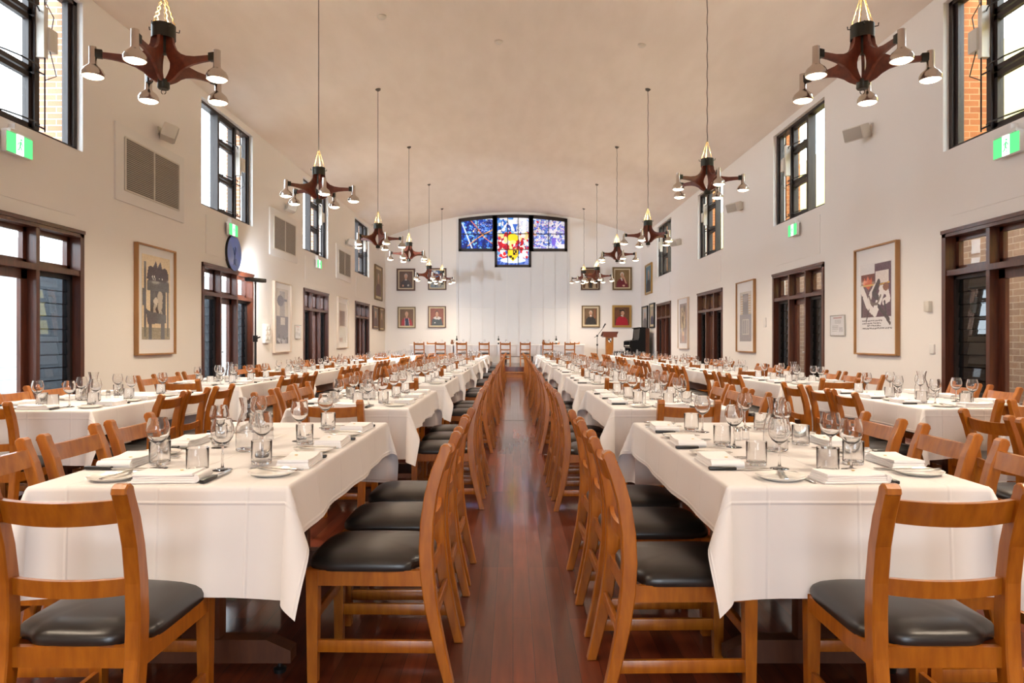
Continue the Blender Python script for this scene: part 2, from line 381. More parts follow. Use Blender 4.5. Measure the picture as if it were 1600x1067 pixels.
# wall behind the camera: unseen window opening between piers, added for frontal fill light
b = MB(); b.box((-XW, YB-0.3, 0), (-1.5, YB, 6.9)); b.box((1.5, YB-0.3, 0), (XW, YB, 6.9)); b.box((-1.5, YB-0.3, 3.4), (1.5, YB, 6.9)); b.box((-1.5, YB-0.3, 0), (1.5, YB, 0.3))
struct(b, 'wall_back', M['wall'])
wr = empty('window_9', (0, YB-0.1, 0)); wr['kind'] = 'structure'
b = MB()
for x in (-1.46, 0, 1.46): b.box((x-0.04, -0.06, 0.3), (x+0.04, 0.06, 3.4))
for z in (0.34, 2.2, 3.36): b.box((-1.5, -0.05, z-0.04), (1.5, 0.05, z+0.04))
b.build('window_frame', M['dark_frame'], wr)
for sx, nm in ((-1, 'baseboard_left'), (1, 'baseboard_right')):
    b = MB(); ys = [YB] + [v for d in DOORS[:3] for v in d] + [YD-0.03]
    for i in range(0, len(ys), 2): b.box((sx*XW, ys[i], 0), (sx*(XW-0.015), ys[i+1], 0.12))
    struct(b, nm, M['timber'])
# spandrel panels over the doors (thin raised boards)
tn = 3
for sx in (-1, 1):
    for (a, c) in DOORS:
        b = MB(); b.box((sx*XW, a+0.16, 2.70), (sx*(XW-0.008), c-0.16, 3.36)); 
        tag(struct(b, 'trim_%d' % tn, M['wall']), 'white painted spandrel panel over a door'); tn += 1

b = MB(); b.box((-0.62, 10.78, 0.0), (0.66, 10.80, 0.0015)); b.box((-XW, 10.785, 0.0), (XW, 10.795, 0.001)); tag(struct(b, 'trim_%d' % tn, M['black']), 'thin dark joint line across the timber floor')

# outside: ground, garden wall left, rendered building right, brick fins at the window edges
b = MB(); b.box((-40, -30, -0.4), (40, 60, -0.21)); struct(b, 'floor_outside', M['ground'])
b = MB(); b.box((-8.2, -4, -0.2), (-8.0, 34, 2.9)); struct(b, 'wall_outside_left', M['brickW'])
b = MB(); b.box((7.6, -4, -0.2), (7.8, 34, 2.9)); struct(b, 'wall_outside_right', M['brickB'])
b = MB(); b.box((7.6, -4, 2.9), (7.8, 34, 5.9)); struct(b, 'wall_outside_upper', M['cream'])
for sx in (-1, 1):
    for i, (a, c) in enumerate(DOORS):
        b = MB(); b.box((sx*(XW+0.241), c+0.0, 2.9), (sx*(XW+0.54), c+0.35, 6.2))
        struct(b, 'wall_fin', M['brickL'] if sx < 0 else M['brickR'])

# doors: three bays, louvre | glazed door | louvre, transoms above
def door_set(i, sx, a, c):
    L = c-a; z0 = DAIS if i % 4 == 3 else 0.0
    r = empty('door_%d' % (i+1), (sx*XW, (a+c)/2, z0)); r['kind'] = 'structure'
    H = 2.53-z0; TR = 2.03-z0; h = L/2
    X = lambda d: sx*d
    f = MB()
    def bx(x0, x1, y0, y1, za, zb, mb=f, mi=0): mb.box((X(x0), y0, za), (X(x1), y1, zb), mi)
    bx(-0.02, 0.2, -h, -h+0.075, 0, H); bx(-0.02, 0.2, h-0.075, h, 0, H); bx(-0.02, 0.2, -h, h, H-0.07, H)
    bx(-0.035, 0.0, -h-0.0, h, H-0.03, H+0.012)
    w1 = h-0.075; m = 0.37
    for y in (-m-0.03, m-0.03): bx(0.0, 0.2, y, y+0.06, 0, H)
    bx(-0.01, 0.2, -h, h, TR-0.035, TR+0.03)
    f.build('door_frame', M['timber'], r)
    bays = [(-w1, -m-0.03), (-m+0.03, m-0.03), (m+0.03, w1)]
    for k, (ya, yb) in enumerate(bays):
        s = MB(); e = 0.055; x0, x1 = 0.11, 0.16; za, zb = TR+0.03, H-0.07
        for (p, q, u, v) in ((ya, ya+e, za, zb), (yb-e, yb, za, zb), (ya, yb, za, za+e), (ya, yb, zb-e, zb)): bx(x0, x1, p, q, u, v, s)
        o = s.build('transom_sash', M['timber'], r)
        g = MB(); bx(0.132, 0.138, ya+e, yb-e, za+e, zb-e, g); g.build('pane', M['pane'], o)
        za, zb = 0.0, TR-0.035
        if k == 1:
            s = MB(); e = 0.10; x0, x1 = 0.10, 0.145
            for (p, q, u, v) in ((ya, ya+e, za, zb), (yb-e, yb, za, zb), (ya, yb, za, za+0.2), (ya, yb, zb-e, zb)): bx(x0, x1, p, q, u, v, s)
            o = s.build('door_leaf', M['timber'], r)
            g = MB(); bx(0.12, 0.126, ya+e, yb-e, 0.2, zb-e, g); g.build('pane', M['pane'], o)
            q = MB(); yh = ya+0.05; q.box((X(0.07), yh-0.02, 0.93), (X(0.10), yh+0.02, 1.09)); q.tube([(X(0.045), yh, 1.02), (X(0.045), yh+0.12, 1.02)], 0.01); q.tube([(X(0.1), yh, 1.02), (X(0.045), yh, 1.02)], 0.009)
            q.build('door_handle', M['steel'], o)
        else:
            s = MB(); e = 0.045; x0, x1 = 0.08, 0.16
            for (p, q, u, v) in ((ya, ya+e, 0.12, zb), (yb-e, yb, 0.12, zb), (ya, yb, 0.0, 0.12+e), (ya, yb, zb-e, zb)): bx(x0, x1, p, q, u, v, s)
            o = s.build('louvre_frame', M['dark_frame'], r)
            g = MB(); nb = 12; hh = (zb-e-0.165)/nb
            for t in range(nb):
                zc = 0.165+hh*(t+0.5)
                g.box((-0.003, ya+e, -hh*0.54), (0.003, yb-e, hh*0.54), 0, Matrix.Translation((X(0.12), 0, zc)) @ Matrix.Rotation(sx*0.10, 4, 'Y'))
            g.build('louvre_blades', M['louvre'], o)
    return r
n = 0
for sx in (-1, 1):
    for (a, c) in DOORS: door_set(n, sx, a, c); n += 1
# clerestory windows: fixed pane | three opening sashes | fixed pane
def window_set(i, sx, a, c):
    r = empty('window_%d' % (i+1), (sx*XW, (a+c)/2, 3.5)); r['kind'] = 'structure'; h = (c-a)/2; H = 1.8
    X = lambda d: sx*d
    f = MB()
    def bx(x0, x1, y0, y1, za, zb, mb=f): mb.box((X(x0), y0, za), (X(x1), y1, zb))
    bx(0.07, 0.2, -h, -h+0.05, 0, H); bx(0.07, 0.2, h-0.07, h, 0, H); bx(0.07, 0.2, -h, h, 0, 0.05); bx(0.07, 0.2, -h, h, H-0.05, H)
    bx(0.10, 0.17, h-0.13, h-0.07, 0.05, H-0.05)
    m0, m1 = -0.29, 0.40
    bx(0.06, 0.2, m0-0.08, m0, 0.05, H-0.05); bx(0.06, 0.2, m1, m1+0.08, 0.05, H-0.05)
    f.build('window_frame', M['dark_frame'], r)
    g = MB(); bx(0.13, 0.136, -h+0.05, m0-0.08, 0.05, H-0.05, g); g.build('pane', M['pane'], r)
    g = MB(); bx(0.13, 0.136, m1+0.08, h-0.13, 0.05, H-0.05, g); g.build('pane', M['pane'], r)
    for (za, zb) in ((0.05, 0.66), (0.68, 1.29), (1.31, H-0.05)):
        s = MB(); e = 0.055
        for (p, q, u, v) in ((m0, m0+e, za, zb), (m1-e, m1, za, zb), (m0, m1, za, za+e), (m0, m1, zb-e, zb)): bx(0.09, 0.15, p, q, u, v, s)
        o = s.build('sash', M['dark_frame'], r)
        g = MB(); bx(0.12, 0.126, m0+e, m1-e, za+e, zb-e, g); g.build('pane', M['pane'], o)
        t = MB(); zz = za+0.05
        t.tube([(X(0.09), m0+0.1, zz), (X(0.0), m0+0.16, zz-0.02), (X(-0.06), m0+0.3, zz-0.03), (X(-0.04), m1-0.1, zz-0.01), (X(0.02), m1+0.02, zz)], 0.009, 6)
        t.build('window_stay', M['black'], r)
    t = MB(); t.tube([(X(-0.02), m1+0.05, 0.03), (X(-0.02), m1+0.05, H-0.1)], 0.008, 6)
    for z in (0.1, 0.7, 1.3): t.tube([(X(0.06), m1+0.03, z), (X(-0.02), m1+0.05, z-0.04)], 0.01, 6)
    t.build('winding_rod', M['black'], r)
    t = MB(); t.box((X(-0.06), m1+0.07, 0.95), (X(0.06), m1+0.22, 1.2), 0, None, 0.01); t.box((X(-0.03), m1+0.02, 0.85), (X(0.06), m1+0.09, 1.42)); t.build('opener_motor', M['plastic'], r)
    t = MB(); t.tube([(X(-0.03), m1+0.15, 1.2), (X(-0.04), m1+0.17, 1.35), (X(-0.03), m1+0.06, 1.45), (X(0.0), m1+0.12, 1.6), (X(0.03), m1+0.14, 1.76)], 0.006, 6)
    t.tube([(X(-0.03), m1+0.12, 0.95), (X(-0.05), m1+0.2, 0.7), (X(-0.02), m1+0.05, 0.6)], 0.006, 6); t.build('motor_cable', M['black'], r)
n = 0
for sx in (-1, 1):
    for (a, c) in DOORS: window_set(n, sx, a, c); n += 1

# ------------------------------------------------------------------ painting tools
class Cv:
    """a small colour field: cells of a printed or painted surface (sRGB)"""
    def __init__(s, w, h, rgb, noise=0, seed=1):
        s.w, s.h = w, h; s.rng = np.random.RandomState(seed); s.a = np.zeros((h, w, 3))+np.array(rgb, float)
        yy, xx = np.mgrid[0:h, 0:w]; s.X = (xx+0.5)/w; s.Y = (yy+0.5)/h    # Y down
        if noise: s.a += s.rng.randn(h, w, 1)*noise
    def put(s, mask, rgb, noise=0, al=1.0):
        c = np.array(rgb, float)+ (s.rng.randn(s.h, s.w, 1)*noise if noise else 0)
        s.a = np.where(mask[..., None], s.a*(1-al)+c*al, s.a); return s
    def rect(s, x0, y0, x1, y1, rgb, noise=0, al=1.0): return s.put((s.X >= x0)&(s.X < x1)&(s.Y >= y0)&(s.Y < y1), rgb, noise, al)
    def ell(s, cx, cy, rx, ry, rgb, noise=0, al=1.0): return s.put(((s.X-cx)/rx)**2+((s.Y-cy)/ry)**2 < 1, rgb, noise, al)
    def poly(s, pts, rgb, noise=0, al=1.0):
        ins = np.zeros((s.h, s.w), bool); n = len(pts)
        for i in range(n):
            (x0, y0), (x1, y1) = pts[i-1], pts[i]
            if y0 == y1: continue
            cr = ((y0 > s.Y) != (y1 > s.Y)) & (s.X < (x1-x0)*(s.Y-y0)/(y1-y0)+x0); ins ^= cr
        return s.put(ins, rgb, noise, al)
    def line(s, pts, wd, rgb, noise=0, al=1.0, asp=1.0):
        m = np.zeros((s.h, s.w), bool)
        for (x0, y0), (x1, y1) in zip(pts, pts[1:]):
            dx, dy = x1-x0, (y1-y0)*asp; L = dx*dx+dy*dy+1e-9
            t = np.clip(((s.X-x0)*dx+(s.Y-y0)*asp*dy)/L, 0, 1)
            m |= (s.X-x0-t*dx)**2+((s.Y-y0)*asp-t*dy)**2 < wd*wd
        return s.put(m, rgb, noise, al)
    def blobs(s, n, box, r, cols, noise=0):
        for _ in range(n):
            cx = s.rng.uniform(box[0], box[2]); cy = s.rng.uniform(box[1], box[3]); q = s.rng.uniform(*r)
            s.ell(cx, cy, q, q*s.rng.uniform(0.4, 1.4), cols[s.rng.randint(len(cols))], noise)
        return s
def art_mesh(name, cv, w, h, m, parent, keep=None):
    """upright sheet in local XZ, centred, facing -Y, cell colours in attribute Col"""
    vs = [(w*(i/cv.w-0.5), 0, h*(0.5-j/cv.h)) for j in range(cv.h+1) for i in range(cv.w+1)]; q = cv.w+1
    cells = [(i, j) for j in range(cv.h) for i in range(cv.w) if keep is None or keep(i, j)]
    fs = [(j*q+i, (j+1)*q+i, (j+1)*q+i+1, j*q+i+1) for (i, j) in cells]
    me = bpy.data.meshes.new(name); me.from_pydata(vs, [], fs); me.materials.append(m)
    ca = me.color_attributes.new('Col', 'FLOAT_COLOR', 'CORNER')
    L = lin(np.clip(cv.a, 0, 255)); cc = np.array([L[j, i] for (i, j) in cells]); cc = np.concatenate([cc, np.ones((len(cc), 1))], 1)
    ca.data.foreach_set('color', np.repeat(cc, 4, axis=0).ravel().astype(np.float32))
    o = bpy.data.objects.new(name, me); C.objects.link(o); o.parent = parent; return o
def frame_ring(b, w, h, t, y0, y1, mi=0):
    b.box((-w/2, y0, -h/2), (-w/2+t, y1, h/2), mi); b.box((w/2-t, y0, -h/2), (w/2, y1, h/2), mi)
    b.box((-w/2+t, y0, h/2-t), (w/2-t, y1, h/2), mi); b.box((-w/2+t, y0, -h/2), (w/2-t, y1, -h/2+t), mi)
def picture(name, loc, face, w, h, cv, fm, label, cat, group, ft=0.04, depth=0.05, liner=0.0, mount=0.0, canvas='canvas', base=None):
    """face: 'far' hangs on the far wall, 'left'/'right' on the side walls"""
    r = empty(name, loc, {'far': 0, 'left': PI/2, 'right': -PI/2}[face]); tag(r, label, cat, group)
    b = MB(); frame_ring(b, w, h, ft, -depth, 0.0); b.build('picture_frame', fm, r)
    b = MB(); b.box((-w/2+ft, -depth*0.45, -h/2+ft), (w/2-ft, 0.0, h/2-ft)); b.build('mount_board' if mount else 'backing', M['mount'] if mount else M['liner'], r)
    iw, ih = w-2*ft-2*liner, h-2*ft-2*liner
    off = 0.0
    if mount: iw, ih, off = mount
    o = art_mesh('print' if mount else 'painting', cv, iw, ih, M[canvas], r); o.location = (0, -depth*0.45-0.004, off)
    return r

# stained glass window
def stained():
    r = empty('window_10', (0, YF, 0)); tag(r, 'T-shaped stained glass window with blue, red and yellow panes high on the far wall', None, None, 'structure')
    b = MB(); n = 16
    def ring(x0, x1, z0, topf, t, y0=-0.06, y1=0.12):
        b.box((x0, y0, z0), (x0+t, y1, topf(x0)-0.02)); b.box((x1-t, y0, z0), (x1, y1, topf(x1)-0.02)); b.box((x0, y0, z0), (x1, y1, z0+t))
        pr = [(x0+(x1-x0)*k/n, topf(x0+(x1-x0)*k/n)) for k in range(n+1)]; pr += [(p[0], p[1]-t-0.02) for p in pr[::-1]]
        b.prism(pr, 1, y0, y1)
    ring(-2.21, -0.72, 4.85, arch, 0.115); ring(0.72, 2.21, 4.85, arch, 0.115); ring(-0.74, 0.74, 4.21, arch, 0.10)
    b.box((-0.80, -0.06, 4.85), (-0.64, 0.12, 6.2)); b.box((0.64, -0.06, 4.85), (0.80, 0.12, 6.2))
    b.build('window_frame', M['dark_frame'], r)
    rng = np.random.RandomState(5)
    def cells(cv, pal, n, cov=1.0):
        px = rng.rand(n); py = rng.rand(n); asp = cv.h/cv.w; ci = rng.randint(len(pal), size=n)
        stretch = rng.uniform(0.6, 1.6, n)
        d = np.stack([((cv.X-px[k])*stretch[k])**2+((cv.Y-py[k])*asp)**2 for k in range(n)]); o = np.argsort(d, 0)
        cv.a = np.array(pal, float)[ci[o[0]]]
        d1 = np.take_along_axis(d, o[:1], 0)[0]; d2 = np.take_along_axis(d, o[1:2], 0)[0]
        cv.put((np.sqrt(d2)-np.sqrt(d1)) < 0.006, (20, 30, 90), al=0.6)
    # left light: deep blues with a white streak and an amber diagonal
    A = Cv(90, 90, (20, 50, 150)); cells(A, [(16,46,150),(24,70,190),(12,30,110),(60,130,220),(14,60,170),(120,190,235),(10,24,90),(30,90,200)], 260)
    A.put((A.rng.rand(90, 90) > 0.93) & (A.X > 0.4) & (A.Y < 0.5), (230, 240, 255))
    A.line([(0.03, 0.14), (0.33, 0.98)], 0.022, (205, 225, 255)); A.line([(0.2, 0.9), (0.42, 0.7), (0.7, 0.5), (0.98, 0.35)], 0.014, (232, 170, 70)); A.line([(0.3, 0.05), (0.5, 0.3), (0.7, 0.6), (1.0, 0.85)], 0.012, (225, 130, 60))
    A.blobs(7, (0.25, 0.05, 0.65, 0.5), (0.01, 0.025), [(225, 70, 60), (240, 160, 80), (250, 230, 180)])
    # centre light
    B = Cv(66, 100, (60, 110, 200)); cells(B, [(40,100,200),(120,180,235),(235,244,255),(90,150,225),(250,250,255),(24,70,170)], 240)
    B.put((B.Y < 0.33) & (B.X > 0.6) & (B.rng.rand(100, 66) > 0.3), (250, 250, 255))
    B.poly([(0.3, 0.05), (0.62, 0.05), (0.52, 0.3)], (240, 246, 255)); B.poly([(0.48, 0.14), (0.66, 0.14), (0.56, 0.28)], (50, 100, 200))
    red = [(196, 26, 40), (222, 40, 46), (240, 240, 236), (170, 20, 50), (250, 246, 240), (235, 220, 150)]
    B.blobs(90, (0.02, 0.36, 0.98, 0.70), (0.03, 0.08), red)
    B.ell(0.5, 0.43, 0.17, 0.085, (244, 220, 40), 12); B.ell(0.5, 0.52, 0.1, 0.04, (246, 236, 130), 8)
    B.blobs(16, (0.1, 0.70, 0.28, 0.82), (0.03, 0.07), red[:3]); B.blobs(18, (0.72, 0.7, 0.95, 0.86), (0.03, 0.06), [(250,250,250),(200,30,45),(240,240,245)])
    B.put((B.Y > 0.86), (30, 70, 180), 20, 0.6); B.ell(0.5, 0.9, 0.4, 0.06, (225, 238, 250))
    B.poly([(0.34, 0.68), (0.66, 0.68), (0.66, 0.80), (0.60, 0.86), (0.5, 0.93), (0.40, 0.86), (0.34, 0.80)], (250, 210, 30))
    B.poly([(0.5, 0.69), (0.62, 0.69), (0.62, 0.79), (0.5, 0.79)], (24, 22, 20)); B.rect(0.385, 0.80, 0.47, 0.85, (30, 26, 20)); B.rect(0.47, 0.84, 0.53, 0.89, (30, 26, 20))
    B.rect(0.53, 0.71, 0.56, 0.74, (250, 210, 30)); B.rect(0.57, 0.75, 0.60, 0.78, (250, 210, 30))
    # right light: pale blues, lavender, white arc
    D = Cv(90, 90, (190, 205, 245)); cells(D, [(200,214,250),(230,236,255),(120,150,225),(245,248,255),(170,160,232),(90,120,210),(225,215,250)], 300)
    D.blobs(26, (0.02, 0.02, 0.3, 0.95), (0.01, 0.03), [(235, 120, 80), (245, 200, 110), (200, 60, 70), (250, 230, 190)])
    D.blobs(8, (0.3, 0.05, 0.8, 0.25), (0.01, 0.025), [(235, 120, 80), (240, 170, 90)])
    th = np.linspace(1.9, 4.4, 24); D.line([(1.15+0.45*math.cos(t), 0.5+0.46*math.sin(t)) for t in th], 0.018, (255, 255, 255)); D.poly([(0.6, 0.62), (0.75, 0.62), (0.7, 0.9), (0.6, 0.86)], (120, 100, 215))
    D.rect(0.78, 0.84, 1.0, 1.0, (252, 252, 255), al=0.7)
    specs = [(A, -2.10, -0.79, 4.96, 6.16, 2, 2), (B, -0.645, 0.645, 4.305, 6.24, 3, 3), (D, 0.79, 2.10, 4.96, 6.16, 2, 2)]
    for (cv, xa, xb, za, zb, nx, nz) in specs:
        o = art_mesh('stained_pane', cv, xb-xa, zb-za, M['stained'], r); o.location = ((xa+xb)/2, 0.03, (za+zb)/2)
        k = MB()
        for i in range(1, nx): x = (xb-xa)*(i/nx-0.5); k.box((x-0.014, -0.03, -(zb-za)/2), (x+0.014, 0.0, (zb-za)/2))
        for i in range(1, nz): z = (zb-za)*(i/nz-0.5) - (0.02 if nz == 3 else 0); k.box((-(xb-xa)/2, -0.028, z-0.014), ((xb-xa)/2, 0.0, z+0.014))
        k.build('glazing_bars', M['dark_frame'], o)
stained()

# portraits
SK = (206, 160, 128)
def portrait(bg, robe, seed, hair=(180, 175, 168), extra=None, look=0.0, cy=0.30, skin=SK):
    c = Cv(40, 48, bg, 7, seed); c.put(((c.X-0.5)**2+(c.Y-0.4)**2) < 0.16, tuple(min(255, v+14) for v in bg), 5, 0.6)
    c.poly([(0.08, 1.0), (0.14, 0.66), (0.32, 0.52), (0.68, 0.52), (0.86, 0.66), (0.95, 1.0)], robe, 6)
    c.rect(0.43+look, 0.38, 0.57+look, 0.54, tuple(int(v*0.85) for v in skin), 4)
    c.ell(0.5+look, cy-0.03, 0.125, 0.14, hair, 5); c.ell(0.5+look, cy+0.015, 0.105, 0.135, skin, 5)
    for dx in (-0.04, 0.045): c.ell(0.5+look+dx, cy-0.005, 0.018, 0.01, (70, 50, 44))
    c.line([(0.5+look, cy), (0.505+look, cy+0.05)], 0.012, tuple(int(v*0.8) for v in skin)); c.line([(0.465+look, cy+0.085), (0.535+look, cy+0.085)], 0.01, (150, 80, 70))
    if extra: extra(c)
    return c
def ex_hands(c): c.ell(0.28, 0.86, 0.07, 0.06, SK); c.ell(0.68, 0.84, 0.08, 0.06, (190, 180, 165)); c.line([(0.44, 0.53), (0.56, 0.53)], 0.02, (225, 222, 215))
def ex_red(c): c.poly([(0.36, 0.56), (0.62, 0.56), (0.68, 1.0), (0.40, 1.0)], (30, 34, 62)); c.line([(0.36, 0.55), (0.38, 1.0)], 0.02, (210, 190, 190)); c.line([(0.64, 0.55), (0.72, 1.0)], 0.02, (210, 190, 190))
def ex_hood(c): c.poly([(0.2, 0.56), (0.42, 0.46), (0.5, 0.6), (0.6, 0.46), (0.84, 0.56), (0.66, 0.66), (0.38, 0.64)], (214, 208, 200)); c.ell(0.34, 0.84, 0.06, 0.03, (220, 210, 205))
def ex_collar(c): c.line([(0.44, 0.46), (0.56, 0.46)], 0.025, (240, 240, 236)); [c.line([(x, 0.05), (x-0.3, 0.45)], 0.012, (150, 120, 84), al=0.5) for x in (0.2, 0.3, 0.4, 0.5)]; c.rect(0.74, 0.04, 0.9, 0.6, (150, 92, 60), 4, 0.7)
def ex_think(c): c.line([(0.78, 0.75), (0.62, 0.42)], 0.05, SK); c.ell(0.62, 0.9, 0.09, 0.05, (222, 186, 160)); c.line([(0.42, 0.47), (0.5, 0.6)], 0.03, (236, 234, 230))
def ex_hat(c): c.rect(0.34, 0.14, 0.66, 0.20, (26, 22, 26)); c.line([(0.46, 0.46), (0.54, 0.48)], 0.02, (235, 235, 235)); c.rect(0.04, 0.15, 0.3, 0.55, (120, 74, 40), 6, 0.6)
def ex_group(c): c.a[:] = (100, 62, 30); c.a += c.rng.randn(c.h, c.w, 1)*7; [c.poly([(x-0.1, 1), (x-0.05, 0.55), (x+0.08, 0.55), (x+0.12, 1)], (176, 152, 122), 6) for x in (0.25, 0.75)]; c.poly([(0.42, 1), (0.46, 0.5), (0.56, 0.5), (0.62, 1)], (40, 34, 30)); c.ell(0.5, 0.3, 0.16, 0.1, (140, 76, 40), 5)
def land(seed):
    c = Cv(40, 48, (120, 130, 140), 8, seed); c.rect(0, 0, 1, 0.4, (70, 110, 160), 12); c.blobs(14, (0, 0.05, 1, 0.35), (0.05, 0.14), [(220, 225, 230), (110, 150, 190)])
    c.rect(0, 0.4, 1, 0.62, (150, 150, 140), 10); c.blobs(26, (0.05, 0.6, 0.95, 0.95), (0.05, 0.12), [(80, 84, 84), (140, 142, 136), (60, 66, 66), (176, 170, 150)]); return c
pp = 0.026
def far_pic(x0, y0, x1, y1, cv, fm, label, liner=0.05, ft=0.06):
    cx = ((x0+x1)/2-801.5)*pp; cz = 1.22+(532-(y0+y1)/2)*pp; w = (x1-x0)*pp; h = (y1-y0)*pp
    picture('portrait_painting', (cx, YF-0.004, cz), 'far', w, h, cv, M[fm], label, 'painting', 'paintings on the far wall', ft, 0.07, liner)
far_pic(620, 419.3, 649, 453.8, portrait((92, 62, 40), (52, 36, 34), 11, extra=ex_hands), 'brown_frame', 'portrait of a seated person in dark robe holding papers, upper left pair')
far_pic(669, 418.6, 697.6, 452.6, land(12), 'brown_frame', 'blue and grey landscape painting behind the farthest left chandeliers', 0.05, 0.045)
far_pic(621.7, 479, 649.5, 512, portrait((104, 70, 34), (168, 30, 32), 13, hair=(190, 150, 120), extra=ex_red), 'gilt2', 'portrait of a bald person in red gown with navy panel', 0.06, 0.035)
far_pic(669, 477.8, 696.8, 511.6, portrait((134, 70, 48), (66, 70, 72), 14, hair=(50, 34, 28), extra=ex_hood), 'brown_frame', 'portrait of a person in grey gown with white hood', 0.06, 0.035)
far_pic(907.5, 417.5, 937, 452.8, portrait((100, 62, 30), (60, 40, 30), 15, extra=ex_group), 'brown_frame', 'brown painting behind the farthest right chandeliers', 0.02)
far_pic(956.7, 417, 986.9, 452.8, portrait((122, 94, 54), (112, 30, 38), 16, hair=(220, 216, 206), extra=ex_think), 'gilt2', 'portrait of a white-haired person in maroon, hand on chin', 0.05)
far_pic(908.8, 477, 936.9, 510.9, portrait((104, 78, 52), (46, 42, 38), 17, hair=(206, 190, 170), extra=ex_collar), 'gilt2', 'portrait of a person in black with clerical collar, lattice behind', 0.07, 0.04)
far_pic(956.5, 476.4, 986.2, 511, portrait((98, 62, 34), (168, 18, 40), 18, hair=(40, 30, 30), extra=ex_hat, look=0.06), 'gilt', 'gilt-framed portrait of a person in crimson with black cap', 0.0, 0.085)
def side_pic(face, y0, y1, z0, z1, cv, fm, label, liner=0.05, ft=0.05):
    sx = -1 if face == 'left' else 1
    picture('portrait_painting', (sx*(XW-0.004), (y0+y1)/2, (z0+z1)/2), face, y1-y0, z1-z0, cv, M[fm], label, 'painting', 'paintings on the side walls above the dais', ft, 0.06, liner)
side_pic('left', 26.35, 27.75, 2.78, 4.1, portrait((120, 98, 70), (92, 44, 40), 21), 'gilt2', 'gilt-framed portrait high on the left wall above a pair', 0.1)
side_pic('left', 25.95, 27.05, 1.68, 2.53, portrait((110, 104, 100), (80, 60, 66), 22), 'brown_frame', 'grey portrait on left wall, lower pair, nearer one', 0.03)
side_pic('left', 27.2, 28.2, 1.62, 2.53, portrait((128, 104, 80), (110, 82, 62), 23), 'gilt2', 'tan portrait on left wall, lower pair, beside the far corner', 0.05)
side_pic('right', 26.2, 27.45, 3.0, 4.15, portrait((70, 110, 130), (30, 34, 46), 24), 'gilt', 'blue-green portrait high on the right wall above a pair', 0.04)
side_pic('right', 25.7, 26.6, 1.70, 2.62, portrait((150, 140, 120), (40, 44, 78), 25), 'black', 'portrait with navy figure on right wall beside the farthest door', 0.08)
side_pic('right', 27.0, 28.15, 1.66, 2.58, portrait((170, 172, 174), (90, 90, 96), 26), 'black', 'pale grey portrait on right wall above the piano', 0.05)

# tall framed prints on the side walls
def print_tower():
    c = Cv(56, 120, (226, 206, 170), 7, 31)
    g = (92, 92, 96); d = (64, 52, 64)
    c.rect(0.02, 0.40, 0.14, 0.60, g, 6); c.rect(0.08, 0.08, 0.15, 0.97, g, 6); c.rect(0.9, 0.18, 0.95, 0.97, g, 6)
    for x in (0.32, 0.48, 0.64, 0.82): c.poly([(x-0.16, 0.28), (x-0.10, 0.14), (x, 0.05 if x in (0.48, 0.64) else 0.12), (x+0.08, 0.15), (x+0.12, 0.30)], d, 10)
    c.rect(0.22, 0.2, 0.9, 0.34, d, 9); c.rect(0.18, 0.30, 0.97, 0.42, g, 8); c.rect(0.28, 0.42, 0.84, 0.78, (70, 66, 66), 8)
    c.blobs(26, (0.42, 0.46, 0.66, 0.76), (0.03, 0.08), [(216, 206, 190), (190, 178, 160), (90, 84, 80)]); c.line([(0.5, 0.64), (0.56, 0.68)], 0.03, (60, 46, 40))
    c.poly([(0.12, 0.62), (0.22, 0.66), (0.86, 0.70), (0.86, 0.80), (0.2, 0.82)], g, 7); c.rect(0.24, 0.8, 0.34, 0.97, g, 6); c.rect(0.66, 0.8, 0.8, 0.97, g, 6)
    c.rect(0.0, 0.86, 1.0, 1.0, (118, 110, 88), 14, 0.7); c.rect(0.24, 0.86, 0.34, 1, g); c.rect(0.66, 0.86, 0.8, 1, g)
    c.blobs(6, (0.3, 0.24, 0.8, 0.28), (0.012, 0.02), [(240, 240, 240)]); return c
